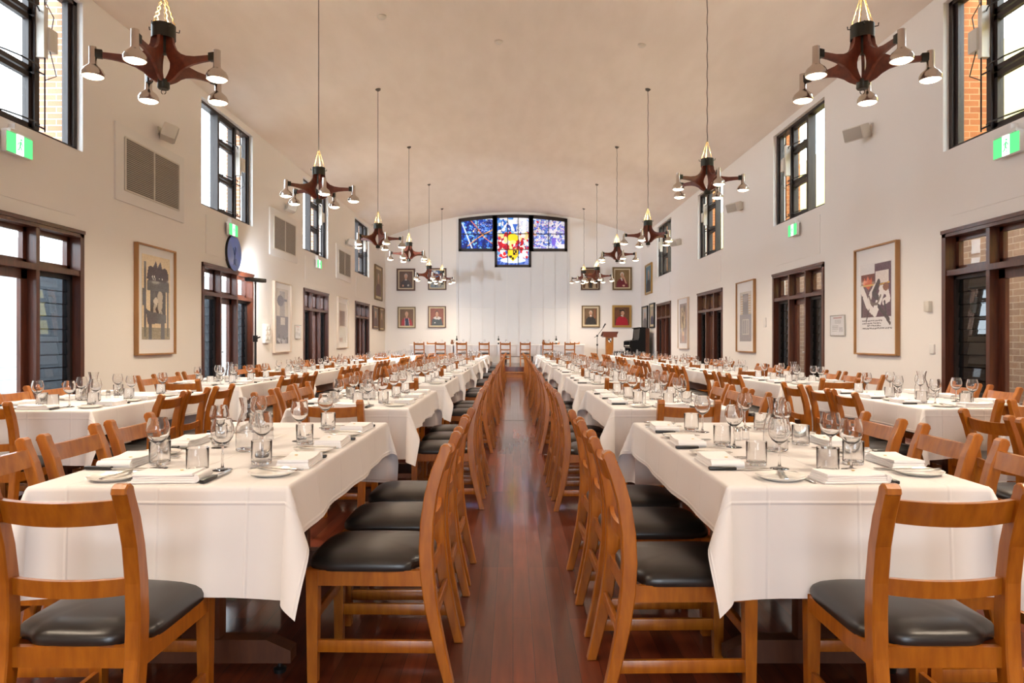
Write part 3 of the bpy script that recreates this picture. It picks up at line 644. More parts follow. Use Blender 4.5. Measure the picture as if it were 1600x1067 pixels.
def print_slim(seed, a, d, kind):
    c = Cv(40, 140, a, 5, seed)
    if kind == 0:
        c.rect(0, 0.50, 1, 1, d, 8); c.rect(0.28, 0.04, 0.7, 0.5, tuple(int((x+y)/2) for x, y in zip(a, d)), 14); c.ell(0.34, 0.22, 0.28, 0.1, d, 8); c.rect(0.12, 0.18, 0.9, 0.22, d, 8)
        c.rect(0.34, 0.52, 0.72, 0.66, (206, 200, 196), 16); c.blobs(20, (0, 0.9, 1, 1), (0.04, 0.1), [(150, 150, 160), (190, 190, 196), (80, 76, 84)])
    elif kind == 1:
        c.rect(0, 0.18, 1, 0.60, (184, 170, 160), 8); c.rect(0.1, 0.20, 0.78, 0.58, (112, 82, 74), 18); c.rect(0.1, 0.62, 0.95, 1, (196, 194, 186), 8); c.blobs(6, (0.1, 0.9, 0.4, 0.96), (0.04, 0.08), [(150, 120, 104)])
    elif kind == 2:
        c.rect(0.28, 0.04, 0.75, 0.6, (120, 112, 114), 14); c.rect(0, 0.46, 1, 1, d, 8)
        for k in range(8): c.rect(0.1, 0.08+0.05*k, 0.28, 0.10+0.05*k, (186, 150, 110)); c.rect(0.75, 0.08+0.05*k, 0.95, 0.10+0.05*k, (186, 150, 110))
        c.ell(0.5, 0.14, 0.2, 0.07, (150, 140, 138), 12)
        for x in (0.24, 0.42, 0.60, 0.76): c.rect(x, 0.56, x+0.04, 0.86, (206, 196, 186))
        c.rect(0.24, 0.56, 0.8, 0.575, (206, 196, 186)); c.rect(0.24, 0.85, 0.8, 0.865, (206, 196, 186))
    else:
        c.rect(0, 0, 1, 1, d, 10); c.rect(0.15, 0.1, 0.8, 0.6, (184, 164, 140), 18); c.blobs(24, (0.3, 0.1, 0.8, 0.62), (0.04, 0.1), [(120, 104, 92), (206, 186, 150), (100, 92, 90)])
        c.ell(0.5, 0.76, 0.16, 0.06, (214, 176, 140)); c.rect(0.35, 0.82, 0.65, 0.96, (176, 130, 112), 8)
    return c
def print_abstract():
    c = Cv(84, 120, (228, 226, 228), 3, 41)
    P = (84, 52, 72); K = (62, 50, 56)
    c.rect(0.48, 0.02, 0.98, 0.82, P, 12); c.rect(0.04, 0.16, 0.48, 0.82, (92, 66, 74), 16)
    c.rect(0.05, 0.16, 0.46, 0.32, (112, 56, 48), 14); c.poly([(0.1, 0.30), (0.14, 0.2), (0.2, 0.26), (0.26, 0.18), (0.32, 0.26), (0.38, 0.2), (0.4, 0.32), (0.28, 0.4)], (206, 96, 60), 10)
    c.rect(0.50, 0.13, 0.90, 0.32, (226, 216, 212), 8); c.line([(0.02, 0.33), (0.46, 0.33)], 0.012, (214, 180, 110)); c.line([(0.56, 0.34), (0.92, 0.32)], 0.01, (206, 160, 70))
    c.line([(0.06, 0.38), (0.16, 0.5), (0.24, 0.62), (0.4, 0.72)], 0.06, (230, 224, 222)); c.line([(0.5, 0.36), (0.36, 0.46), (0.3, 0.56)], 0.05, (224, 216, 214))
    c.line([(0.72, 0.42), (0.62, 0.56), (0.48, 0.74)], 0.075, (232, 228, 226)); c.line([(0.66, 0.4), (0.86, 0.46), (0.9, 0.56), (0.76, 0.60)], 0.05, (230, 224, 222))
    c.ell(0.82, 0.38, 0.09, 0.06, (132, 84, 60), 10); c.line([(0.60, 0.30), (0.44, 0.46), (0.56, 0.52)], 0.05, K, 8); c.line([(0.3, 0.5), (0.38, 0.62), (0.56, 0.62), (0.66, 0.5)], 0.02, (110, 96, 90))
    c.line([(0.6, 0.66), (0.9, 0.86)], 0.035, K, 8); c.line([(0.78, 0.6), (0.84, 0.84), (0.94, 0.92)], 0.025, K, 8); c.line([(0.3, 0.7), (0.2, 0.88)], 0.015, K); c.line([(0.08, 0.5), (0.06, 0.8)], 0.02, K)
    rng = c.rng; c2 = c
    for k, (y, xa, xb) in enumerate(((0.87, 0.08, 0.7), (0.91, 0.08, 0.64), (0.945, 0.24, 0.66), (0.985, 0.08, 0.96))):
        x = xa
        while x < xb:
            w = rng.uniform(0.02, 0.07); pts = [(x+w*t/6, y+rng.uniform(-0.009, 0.009)) for t in range(7)]; c2.line(pts, 0.006, (84, 80, 84)); x += w+0.02
    return c
def wall_print(face, y0, y1, z0, z1, cv, mount, fm, label, ft=0.022):
    sx = -1 if face == 'left' else 1
    picture('framed_print', (sx*(XW-0.003), (y0+y1)/2, (z0+z1)/2), face, y1-y0, z1-z0, cv, M[fm], label, 'framed print', 'framed prints on the side walls', ft, 0.06, 0, mount, 'print')
wall_print('left', 9.65, 10.75, 1.02, 2.58, print_tower(), (0.80, 1.20, 0.04), 'oak', 'tall oak-framed print of a grey tower, left wall, nearest')
wall_print('left', 15.2, 16.35, 0.96, 2.52, print_slim(32, (214, 206, 196), (118, 114, 124), 0), (0.80, 1.22, 0.03), 'paleoak', 'pale-framed grey print on left wall beside the light stand')
wall_print('left', 20.75, 22.0, 1.0, 2.53, print_slim(33, (206, 198, 190), (180, 176, 172), 1), (0.9, 1.18, 0.0), 'paleoak', 'pale-framed print with brown panel, left wall, farthest')
wall_print('right', 9.45, 10.62, 1.02, 2.58, print_abstract(), (0.88, 0.95, 0.06), 'oak', 'oak-framed abstract print in purple and orange, right wall, nearest')
wall_print('right', 15.05, 16.25, 0.97, 2.55, print_slim(34, (206, 198, 188), (138, 132, 134), 2), (0.78, 1.1, 0.0), 'oak', 'framed print of grey tower with orange teeth, right wall middle')
wall_print('right', 20.75, 22.0, 0.98, 2.52, print_slim(35, (190, 176, 164), (150, 132, 128), 3), (0.85, 1.2, 0.0), 'paleoak', 'framed brown print on right wall, farthest')
# small framed notices
def notice():
    c = Cv(36, 44, (226, 226, 228), 2, 51); c.rect(0.2, 0.06, 0.8, 0.14, (190, 150, 146)); c.rect(0.3, 0.2, 0.75, 0.42, (204, 204, 206), 8)
    for y in (0.5, 0.56, 0.62, 0.68): c.rect(0.1, y, 0.55, y+0.02, (150, 150, 152))
    c.rect(0.6, 0.6, 0.9, 0.85, (196, 196, 200), 10); c.rect(0.1, 0.78, 0.5, 0.8, (160, 160, 160)); return c
for (face, y0, y1, z0, z1, lab) in (('right', 11.0, 11.5, 1.3, 1.63, 'small silver-framed notice on right wall beside the nearest full door'), ('left', 16.75, 17.2, 1.27, 1.6, 'small silver-framed notice on left wall beside the third door')):
    sx = -1 if face == 'left' else 1
    picture('wall_notice', (sx*(XW-0.002), (y0+y1)/2, (z0+z1)/2), face, y1-y0, z1-z0, notice(), M['steel'], lab, 'notice', None, 0.012, 0.02, 0.0, 0, 'print')

# ------------------------------------------------------------------ wall fittings
def grille():
    r = empty('air_grille')
    b = MB(); b.box((0, -0.95, -0.51), (0.03, 0.95, 0.51), 0, None, 0.006); b.build('surround_panel', M['white'], r)
    b = MB(); b.box((0.03, -0.76, -0.35), (0.034, 0.76, 0.35)); b.build('backing', M['grille_back'], r)
    b = MB()
    for k in range(27): z = -0.34+k*0.0262; b.box((0.035, -0.75, z-0.006), (0.048, 0.75, z+0.007))
    b.build('slats', M['grille'], r)
    b = MB()
    for y in (-0.76, -0.01, 0.74): b.box((0.034, y, -0.36), (0.052, y+0.022, 0.36))
    for z in (-0.36, 0.345): b.box((0.034, -0.76, z), (0.052, 0.76, z+0.018))
    b.build('grille_frame', M['plastic'], r)
    return r
K = Kind(grille())
for (y, lab) in ((10.12, 'large white air grille on left wall above the nearest print'), (15.95, 'white air grille on left wall above the pale framed print'), (21.6, 'white air grille on left wall, farthest of three')):
    K.put((-XW, y, 3.58), 0, lab, 'air grille', 'air grilles on the left wall')
def speaker():
    r = empty('wall_speaker')
    m = Matrix.Rotation(math.radians(28), 4, 'Z') @ Matrix.Rotation(math.radians(18), 4, 'Y')
    b = MB(); b.box((-0.10, -0.16, -0.10), (0.10, 0.16, 0.10), 0, Matrix.Translation((0.17, 0, 0)) @ m, 0.018); b.build('cabinet', M['plastic'], r)
    b = MB(); b.box((0.10, -0.145, -0.085), (0.108, 0.145, 0.085), 0, Matrix.Translation((0.17, 0, 0)) @ m, 0.003); b.build('speaker_mesh', M['grille'], r)
    b = MB(); b.tube([(0, 0.05, 0.05), (0.05, 0.05, 0.04), (0.12, 0.02, 0.02)], 0.02); b.box((0, 0.0, 0.0), (0.012, 0.1, 0.1)); b.build('bracket', M['plastic'], r)
    return r
K = Kind(speaker())
for i, y in enumerate((10.3, 16.0, 21.8)):
    for sx, sd in ((-1, 'left'), (1, 'right')):
        K.put((sx*XW, y, 4.26), 0 if sx < 0 else PI, 'white wall speaker high on %s wall, %s from camera' % (sd, ('first', 'second', 'third')[i]), 'speaker', 'wall speakers')
def exit_sign():
    r = empty('exit_sign')
    b = MB(); b.box((0.05, -0.20, -0.11), (0.10, 0.20, 0.11), 0, None, 0.01); b.box((0, -0.03, 0.10), (0.07, 0.03, 0.22)); b.box((0.02, -0.16, 0.105), (0.12, 0.16, 0.135)); b.build('sign_case', M['white'], r)
    b = MB(); b.box((0.1002, -0.19, -0.10), (0.104, -0.055, 0.10), 0); b.box((0.1002, 0.055, -0.10), (0.104, 0.19, 0.10), 0); b.box((0.1002, -0.055, -0.10), (0.104, 0.055, 0.10), 1)
    b.build('sign_face', [M['green'], M['exit_white']], r)
    b = MB(); T = lambda pts, w: b.tube([(0.1055, y, z) for (y, z) in pts], w, 6)
    T([(0.008, 0.04), (-0.004, -0.01)], 0.009); T([(0.006, 0.03), (0.03, 0.015), (0.036, -0.005)], 0.005); T([(0.004, 0.03), (-0.022, 0.02), (-0.034, 0.0)], 0.005)
    T([(-0.004, -0.01), (0.018, -0.035), (0.010, -0.07)], 0.006); T([(-0.004, -0.01), (-0.016, -0.045), (-0.04, -0.055)], 0.006); b.lathe([(0, -0.011), (0.008, -0.008), (0.011, 0), (0.008, 0.008), (0, 0.011)], 8, (0.1055, 0.013), 0, None, 0.058)
    b.build('running_figure', M['green'], r)
    return r
K = Kind(exit_sign())
for sx, sd in ((-1, 'left'), (1, 'right')):
    for i, (a, c) in enumerate(DOORS[:3]):
        if sx > 0 and i == 2: continue
        K.put((sx*XW, (a+c)/2-0.06, 3.24), 0 if sx < 0 else PI, 'lit green exit sign on %s wall above %s door' % (sd, ('nearest', 'second', 'third')[i]), 'exit sign', 'exit signs')
# blue disc above the second left door
r = empty('blue_disc_plaque', (-XW, 13.03, 2.84)); tag(r, 'round blue disc with faint tree emblem above second left door', 'plaque')
mY = Matrix.Rotation(PI/2, 4, 'Y')
b = MB(); b.lathe([(0, 0.0), (0.33, 0.0), (0.335, 0.01), (0.335, 0.045), (0, 0.045)], 48, mtx=mY); b.build('backing', M['black'], r)
b = MB(); b.lathe([(0.0, 0.0455), (0.322, 0.0455), (0.322, 0.05), (0, 0.05)], 48, mtx=mY); b.build('disc_face', M['blue'], r)
b = MB()
for (pts, w) in ((((0, -0.20), (0, 0.06)), 0.006), (((0, -0.05), (0.05, 0.04), (0.06, 0.1)), 0.004), (((0, -0.05), (-0.05, 0.04), (-0.07, 0.09)), 0.004), (((0, 0.0), (0.02, 0.12)), 0.004), (((0, -0.2), (0.08, -0.22)), 0.004), (((0, -0.2), (-0.08, -0.22)), 0.004), (((-0.04, -0.12), (-0.03, -0.2)), 0.004), (((0.05, -0.1), (0.04, -0.2)), 0.004)):
    b.tube([(0.0515, y, z) for (y, z) in pts], w, 6)
b.build('emblem', M['emblem'], r)
# switches and boxes
def wall_box(name, loc, sx, s, label, cat, m='plastic'):
    b = MB(); b.box((0, -s[0]/2, -s[1]/2), (-sx*s[2], s[0]/2, s[1]/2), 0, None, 0.004); o = b.build(name, M[m]); o.location = loc; tag(o, label, cat); return o
wall_box('intercom', (XW, 8.78, 1.65), 1, (0.10, 0.13, 0.05), 'small beige wall intercom beside the nearest right door', 'intercom')
wall_box('light_switch', (XW, 14.5, 1.60), 1, (0.12, 0.2, 0.02), 'white switch plate on right wall beyond the second door', 'switch', 'white')
wall_box('thermostat', (XW, 8.72, 1.12), 1, (0.10, 0.12, 0.02), 'small white plate low on right wall near the first door', 'switch', 'white')
r = empty('power_board', (-XW, 14.78, 1.37)); tag(r, 'white power box with switches on left wall beside light stand', 'power box')
b = MB(); b.box((0, -0.17, -0.2), (0.06, 0.17, 0.2), 0, None, 0.008); b.build('box', M['white'], r)
for y in (-0.08, 0.08):
    for z in (-0.1, 0.02, 0.12):
        b = MB(); b.box((0.06, y-0.05, z-0.035), (0.07, y+0.05, z+0.035), 0, None, 0.004); b.build('outlet', M['plastic'], r)
# stand with stage light bar
r = empty('stage_light_stand', (STAGE[0], STAGE[1]-0.15, 0)); tag(r, 'tall black tripod stand with light bar beside second left door', 'light stand')
b = MB(); b.tube([(0, 0, 0.35), (0, 0, 1.3)], 0.022); b.tube([(0, 0, 1.25), (0, 0, 2.28)], 0.016); b.build('pole', M['black'], r)
b = MB(); b.box((-0.035, -0.035, 1.2), (0.035, 0.035, 1.32), 0, None, 0.008); b.tube([(0.03, 0, 1.27), (0.09, 0, 1.29)], 0.012); b.build('collar', M['black'], r)
for k in range(3):
    a = 2*PI*k/3+0.5; b = MB(); b.tube([(0, 0, 0.75), (0.45*math.cos(a), 0.45*math.sin(a), 0.02)], 0.012); b.build('leg', M['black'], r)
b = MB(); b.box((-0.055, -0.20, 2.30), (0.055, 0.22, 2.37), 0, Matrix.Rotation(-0.45, 4, 'Z'), 0.01); b.tube([(0, 0, 2.26), (0, 0, 2.31)], 0.02); b.build('light_bar', M['black'], r)
# ceiling detectors
for i, (x, y) in enumerate(((-2.05, 11.0), (-0.25, 12.3), (2.2, 12.0))):
    z = ZE+(ZC-ZE)*(1-(x/XW)**2)
    b = MB(); b.lathe([(0.07, 0.02), (0.075, -0.01), (0.05, -0.035), (0, -0.04)], 20); o = b.build('smoke_detector', M['plastic']); o.location = (x, y, z)
    tag(o, 'small round smoke detector on ceiling, %s of three' % ('left', 'middle', 'right')[i], 'smoke detector', 'smoke detectors')

# ------------------------------------------------------------------ chandeliers
def rot(a): return Matrix.Rotation(a, 4, 'Z')
FIN0 = [(0.055,-0.075),(0.085,-0.10),(0.092,-0.15),(0.118,-0.195),(0.165,-0.230),(0.23,-0.252),(0.32,-0.264),(0.505,-0.268),(0.505,-0.308),(0.40,-0.312),(0.30,-0.322),(0.215,-0.342),(0.15,-0.372),(0.10,-0.408),(0.055,-0.435),(0.018,-0.435),(0.018,-0.415),(0.045,-0.375),(0.064,-0.335),(0.066,-0.295),(0.055,-0.255),(0.03,-0.215),(0.02,-0.20),(0.02,-0.075)]
FIN = [(x if x < 0.1 else 0.1+(x-0.1)*0.81, z) for (x, z) in FIN0]
def chandelier(phase, zc, yk, side):
    x = 2.66*side
    ztop = ZE+(ZC-ZE)*(1-(x/XW)**2)
    r = empty('chandelier', (x, yk, zc)); 
    b = MB(); b.lathe([(0.070, 0), (0.086, 0), (0.086, -0.105), (0.078, -0.105), (0.07, -0.09), (0.07, 0)], 28); b.lathe([(0, -0.02), (0.072, -0.02), (0.072, -0.06), (0, -0.06)], 20); b.lathe([(0.032, -0.04), (0.034, -0.215), (0, -0.22)], 16)
    for k in range(5):
        a = 2*PI*k/5+0.6; b.tube([(0.084*math.cos(a), 0.084*math.sin(a), -0.03), (0.11*math.cos(a), 0.11*math.sin(a), -0.03), (0.112*math.cos(a), 0.112*math.sin(a), -0.008)], 0.004, 6)
    b.build('collar', M['collar'], r)
    b = MB(); b.lathe([(0, -0.415), (0.042, -0.415), (0.044, -0.475), (0.036, -0.485), (0, -0.485)], 20); 
    b.tube([(0.018*math.cos(t), 0, -0.505+0.018*math.sin(t)) for t in [2*PI*k/12 for k in range(13)]], 0.003, 6); b.build('hub_cap', M['collar'], r)
    for k in range(5):
        a = math.radians(phase)+2*PI*k/5 - PI/2
        mt = rot(a)
        b = MB(); b.prism(FIN, 1, -0.011, 0.011, 0, mt); f = b.build('fin', M['fin'], r)
        b = MB(); b.box((0.405, -0.022, -0.312), (0.475, 0.022, -0.252), 0, mt, 0.004); b.build('clamp', M['collar'], f)
        c = (0.468*math.cos(a), 0.468*math.sin(a))
        b = MB(); b.lathe([(0, -0.236), (0.026, -0.236), (0.027, -0.36), (0.034, -0.372), (0.066, -0.40), (0.078, -0.425), (0.078, -0.452), (0.073, -0.455)], 20, c); l = b.build('lamp', M['chrome'], r)
        b = MB(); b.lathe([(0.072, -0.450), (0.055, -0.462), (0.03, -0.469), (0, -0.471)], 20, c); b.build('bulb', M['bulb'], l)
    for k in range(5):
        a = 2*PI*k/5+0.3; b = MB(); pts = []
        for q in range(13):
            t = q/12; rr = 0.078*(1-t)+0.008*t; w = 0.0035*(1 if q % 2 else -1)
            pts.append((rr*math.cos(a)+w, rr*math.sin(a)+w, t*0.235))
        b.tube(pts, [0.0045 if q % 2 else 0.003 for q in range(13)], 5); b.build('chain_strand', M['chain'], r)
    b = MB(); H = ztop-zc; pts = [(0, 0, 0.225)]
    for q in range(1, 30):
        t = q/30; pts.append((0.004*math.sin(q*1.9) if side > 0 else 0, 0, 0.225+(H-0.225)*t))
    pts.append((0, 0, H)); b.tube(pts, 0.006, 6); b.lathe([(0.006, H-0.05), (0.05, H-0.02), (0.055, H+0.02)], 16); b.build('hanging_cable', M['cable'], r)
    b = MB(); b.lathe([(0, -0.02), (0.04, -0.018), (0.05, -0.008), (0.035, 0.002), (0, 0.006)], 16); b.build('uplight_bulb', M['bulb'], r)
    l = bpy.data.lights.get('uplight') or bpy.data.lights.new('uplight', 'SPOT')
    l.energy = UP_W; l.color = LAMP_COL; l.spot_size = math.radians(172); l.spot_blend = 0.8; l.shadow_soft_size = 0.05
    o = bpy.data.objects.new('uplight', l); o.location = (0, 0, 0.03); o.rotation_euler = (PI, 0, 0); C.objects.link(o); o.parent = r
    n = 5
    for k in range(n):
        a = math.radians(phase)+2*PI*k/n - PI/2
        l = bpy.data.lights.get('bulb_light') or bpy.data.lights.new('bulb_light', 'SPOT')
        l.energy = LAMP_W; l.color = LAMP_COL; l.spot_size = math.radians(165); l.spot_blend = 1.0; l.shadow_soft_size = 0.06
        o = bpy.data.objects.new('bulb_light', l); o.location = (0.468*math.cos(a), 0.468*math.sin(a), -0.50); C.objects.link(o); o.parent = r
    return r
ZL = [3.62, 3.59, 3.53, 3.74, 3.6, 3.85]; ZR = [3.62, 3.71, 3.59, 3.72, 3.56, 3.86]
YK = [5.36, 9.64, 13.87, 18.0, 22.3, 26.4]; PHL = [4, 24, 30, -10, 20, 0]; PHR = [5, 3, -25, 10, 5, 35]
ORD = ['nearest', 'second', 'third', 'fourth', 'fifth', 'farthest']
for sx, sd in ((-1, 'left'), (1, 'right')):      # the rows run on behind the camera
    for y, nm in ((1.16, 'just before'), (-3.04, 'well before')):
        tag(chandelier(15*sx, 3.62, y, sx), 'five-lamp chandelier out of view %s the nearest of the %s row' % (nm, sd), 'chandelier', 'chandeliers in two rows')
for sx, zz, ph, sd in ((-1, ZL, PHL, 'left'), (1, ZR, PHR, 'right')):
    for k in range(6):
        r = chandelier(ph[k], zz[k], YK[k], sx)
        tag(r, 'five-lamp chandelier with brown wooden fins, %s in the %s row' % (ORD[k], sd), 'chandelier', 'chandeliers in two rows')

# ------------------------------------------------------------------ chair
def chair(simple=False):
    r = empty('dining_chair')
    wood = M['chair_wood']
    cl = [(-0.298, 0), (-0.268, 0.12), (-0.238, 0.26), (-0.222, 0.38), (-0.217, 0.48), (-0.221, 0.58), (-0.236, 0.68), (-0.258, 0.76), (-0.284, 0.825)]
    th = [0.017, 0.020, 0.023, 0.025, 0.025, 0.024, 0.023, 0.023, 0.021]
    front = [(y+t, z) for (y, z), t in zip(cl, th)]; back = [(y-t, z) for (y, z), t in zip(cl, th)]
    cap = [(-0.287+0.022*math.cos(a), 0.832+0.022*math.sin(a)) for a in [math.radians(d) for d in (0, 35, 70, 110, 150, 190)]]
    prof = front + cap + back[::-1]
    parts = {}
    for i, sx in enumerate((-1, 1)):
        b = MB(); b.prism(prof, 0, sx*0.1755-0.021, sx*0.1755+0.021, c=0.004); parts['back_leg%d' % i] = (b, 'back_leg', wood)
        b = MB(); x = sx*0.174
        vs = [(x-0.017, 0.172, 0), (x+0.017, 0.172, 0), (x+0.017, 0.206, 0), (x-0.017, 0.206, 0), (x-0.022, 0.166, 0.406), (x+0.022, 0.166, 0.406), (x+0.022, 0.210, 0.406), (x-0.022, 0.210, 0.406)]
        b.add(vs, [(0,3,2,1),(4,5,6,7),(0,1,5,4),(1,2,6,5),(2,3,7,6),(3,0,4,7)]); parts['front_leg%d' % i] = (b, 'front_leg', wood)
        b = MB(); b.box((sx*0.174-0.009, -0.255, 0.108), (sx*0.174+0.009, 0.178, 0.152), 0, None, 0.003); parts['stretcher%d' % i] = (b, 'stretcher', wood)
    b = MB()
    for sx in (-1, 1): b.box((sx*0.183-0.010, -0.205, 0.350), (sx*0.183+0.010, 0.172, 0.405))
    b.box((-0.156, -0.228, 0.350), (0.156, -0.208, 0.405)); b.box((-0.155, 0.186, 0.350), (0.155, 0.206, 0.405)); parts['seat_frame'] = (b, 'seat_frame', wood)
    for i, (y, za, zb) in enumerate(((-0.246, 0.222, 0.262), (0.189, 0.212, 0.250))):
        b = MB(); b.box((-0.158, y-0.009, za), (0.158, y+0.009, zb), 0, None, 0.003); parts['cross%d' % i] = (b, 'stretcher', wood)
    def rail(y0, z0, z1, bow, lean, th, name):
        b = MB(); n = 10; vs = []; fs = []
        for i in range(n+1):
            t = i/n; x = -0.158+0.316*t; d = bow*(1-(2*t-1)**2)
            zt = z1-0.006*(1-(2*t-1)**2); zb = z0-0.008*(1-(2*t-1)**2)
            vs += [(x, y0-d-th, zb), (x, y0-d+th, zb), (x, y0-d+th-lean, zt), (x, y0-d-th-lean, zt)]
        for i in range(n):
            a = 4*i
            for k in range(4): fs.append((a+k, a+(k+1) % 4, a+4+(k+1) % 4, a+4+k))
        fs += [(0, 1, 2, 3), (4*n+3, 4*n+2, 4*n+1, 4*n)]
        b.add(vs, fs); parts[name] = (b, name, wood)
    rail(-0.249, 0.745, 0.808, 0.020, 0.018, 0.010, 'top_rail'); rail(-0.218, 0.545, 0.590, 0.014, 0.003, 0.008, 'lower_rail')
    # cushion
    b = MB(); seg = 40; rings = []
    prof_r = [(0.985, 0.402), (1.0, 0.412), (0.998, 0.424), (0.965, 0.437), (0.88, 0.448), (0.70, 0.458), (0.45, 0.463), (0.2, 0.465)]
    vs = []; fs = []
    for (s_, z) in prof_r:
        for k in range(seg):
            a = 2*PI*k/seg; ca, sa = math.cos(a), math.sin(a); e = 2/5.0
            x = math.copysign(abs(ca)**e, ca); y = math.copysign(abs(sa)**e, sa)
            hw = 0.200 if y > 0 else 0.200-0.052*min(1, max(0, (-y-0.72)/0.12)) 
            vs.append((x*hw*s_, -0.002+y*0.222*s_, z))
    for i in range(len(prof_r)-1):
        for k in range(seg): q = (k+1) % seg; fs.append((i*seg+k, i*seg+q, (i+1)*seg+q, (i+1)*seg+k))
    fs.append(tuple(range(seg))[::-1]); fs.append(tuple(range((len(prof_r)-1)*seg, len(prof_r)*seg)))
    b.add(vs, fs, 0, True); parts['seat'] = (b, 'seat', M['leather'])
    if simple:
        bpy.data.objects.remove(r); g = MB()
        for k, (b, nm, m) in parts.items():
            g.add(b.v, b.f, 1 if m is M['leather'] else 0, m is M['leather'])
        return g.build('dining_chair', [wood, M['leather']])
    for k, (b, nm, m) in parts.items(): b.build(nm, m, r)
    return r
CH = Kind(chair()); CHS = None

# ------------------------------------------------------------------ tables, cloths and place settings
def trestle(L=1.75, Wd=0.82):
    r = empty('dining_table')
    b = MB(); b.box((-Wd/2+0.008, -L/2+0.008, 0.722), (Wd/2-0.008, L/2-0.008, 0.749), 0, None, 0.004); b.build('tabletop', M['table_wood'], r)
    for sy in (-1, 1):
        y = sy*(L/2-0.33)
        b = MB(); b.box((-0.07, y-0.03, 0.13), (0.07, y+0.03, 0.70), 0, None, 0.004); b.box((-0.30, y-0.03, 0.68), (0.30, y+0.03, 0.721)); p = b.build('pedestal', M['table_wood'], r)
        b = MB(); b.prism([(-0.33, 0.045), (0.33, 0.045), (0.33, 0.09), (0.24, 0.13), (-0.24, 0.13), (-0.33, 0.09)], 1, y-0.035, y+0.035); b.build('foot', M['table_wood'], p)
        for sx in (-1, 1):
            b = MB(); b.lathe([(0, 0), (0.022, 0), (0.024, 0.014), (0.008, 0.02), (0.008, 0.045)], 12, (sx*0.28, y)); b.build('glide', M['black'], p)
    b = MB(); b.box((-0.02, -L/2+0.36, 0.28), (0.02, L/2-0.36, 0.36)); b.build('stretcher', M['table_wood'], r)
    return r
def cloth(L, Wd, oe, os_, seed, zt=0.7535, oe2=None, flare=0.34):
    """rectangular cloth over a table; oe overhang at the y ends, os_ at the x sides"""
    rr = random.Random(seed); hx, hy = Wd/2, L/2; rad = 0.012
    def axis(h, o, n_in, n_out):
        a = [-h-o+o*i/n_out for i in range(n_out)] + [-h-rad*1.2, -h-rad*0.5, -h] + [-h+2*h*i/n_in for i in range(1, n_in)] + [h, h+rad*0.5, h+rad*1.2] + [h+o*i/n_out for i in range(1, n_out+1)]
        return sorted(a)
    xs = axis(hx, os_, 10, 9); ys = axis(hy, oe, 22, 14)
    ph = [rr.uniform(0, 6.28) for _ in range(8)]; kk = [rr.uniform(5, 9) for _ in range(8)]; am = [rr.uniform(0.6, 1.3) for _ in range(4)]
    tw = [rr.uniform(0.6, 1.4) for _ in range(4)]
    def down(d):
        if d <= 0: return 0.0, 0.0
        t = min(d/rad, PI/2); return rad*math.sin(t), rad*(1-math.cos(t))+max(0, d-rad*PI/2)
    vs = []; uvs = []
    for y in ys:
        for x in xs:
            a = abs(y)-hy; b_ = abs(x)-hx; sy = 1 if y > 0 else -1; sx = 1 if x > 0 else -1
            X, Y, Z = x, y, zt
            side = (0 if sy > 0 else 1)
            if a > 0 and b_ <= 0:
                o, dn = down(a); w = a/oe
                wave = 0.022*am[side]*w*(math.sin(x*kk[side]+ph[side])+0.5*math.sin(x*kk[side]*2.1+ph[side+2])) + 0.02*w
                Y = sy*(hy+o+wave); Z = zt-dn*(1+0.035*w*math.sin(x*4.1+ph[5])); X = x
            elif b_ > 0 and a <= 0:
                o, dn = down(b_); w = b_/max(os_, 0.01); q = 2 if sx > 0 else 3
                wave = 0.010*am[q]*w*(math.sin(y*kk[q]+ph[q])+0.6*math.sin(y*kk[q]*2.3+ph[q+3])) + 0.012*w
                X = sx*(hx+o+wave); Z = zt-dn*(1+0.0*w)
            elif a > 0 and b_ > 0:
                d = math.hypot(a, b_); phi = math.atan2(b_, a); s2 = math.sin(2*phi)
                ci = (0 if sy > 0 else 2)+(0 if sx > 0 else 1)
                o0, dn = down(d); out = flare*tw[ci]*d*s2**0.8; dn = math.sqrt(max(0, dn*dn-out*out)) if dn > out else dn*0.5
                w1 = a/oe; w2 = b_/os_
                wa = 0.022*am[side]*w1*(math.sin(sx*hx*kk[side]+ph[side])+0.5*math.sin(sx*hx*kk[side]*2.1+ph[side+2]))+0.02*w1
                q = 2 if sx > 0 else 3
                wb = 0.010*am[q]*w2*(math.sin(sy*hy*kk[q]+ph[q])+0.6*math.sin(sy*hy*kk[q]*2.3+ph[q+3]))+0.012*w2
                X = sx*(hx+min(o0, rad)*math.sin(phi)+out*math.sin(phi)*1.1+wb*math.sin(phi)); Y = sy*(hy+min(o0, rad)*math.cos(phi)+out*math.cos(phi)+wa*math.cos(phi)); Z = zt-dn
            vs.append((X, Y, Z)); uvs.append((x, y))
    nx = len(xs); fs = []
    for j in range(len(ys)-1):
        for i in range(nx-1):
            f = (j*nx+i, j*nx+i+1, (j+1)*nx+i+1, (j+1)*nx+i); fs.append(f)
    me = bpy.data.meshes.new('tablecloth'); me.from_pydata(vs, [], fs); me.materials.append(M['cloth'])
    uv = me.uv_layers.new(name='UVMap'); li = 0
    for p in me.polygons:
        p.use_smooth = True
        for vi in p.vertices: uv.data[li].uv = uvs[vi]; li += 1
    me.update(); return me
CLOTHS = [cloth(1.75, 0.82, 0.36, 0.185, s) for s in (1, 2, 3, 4)]

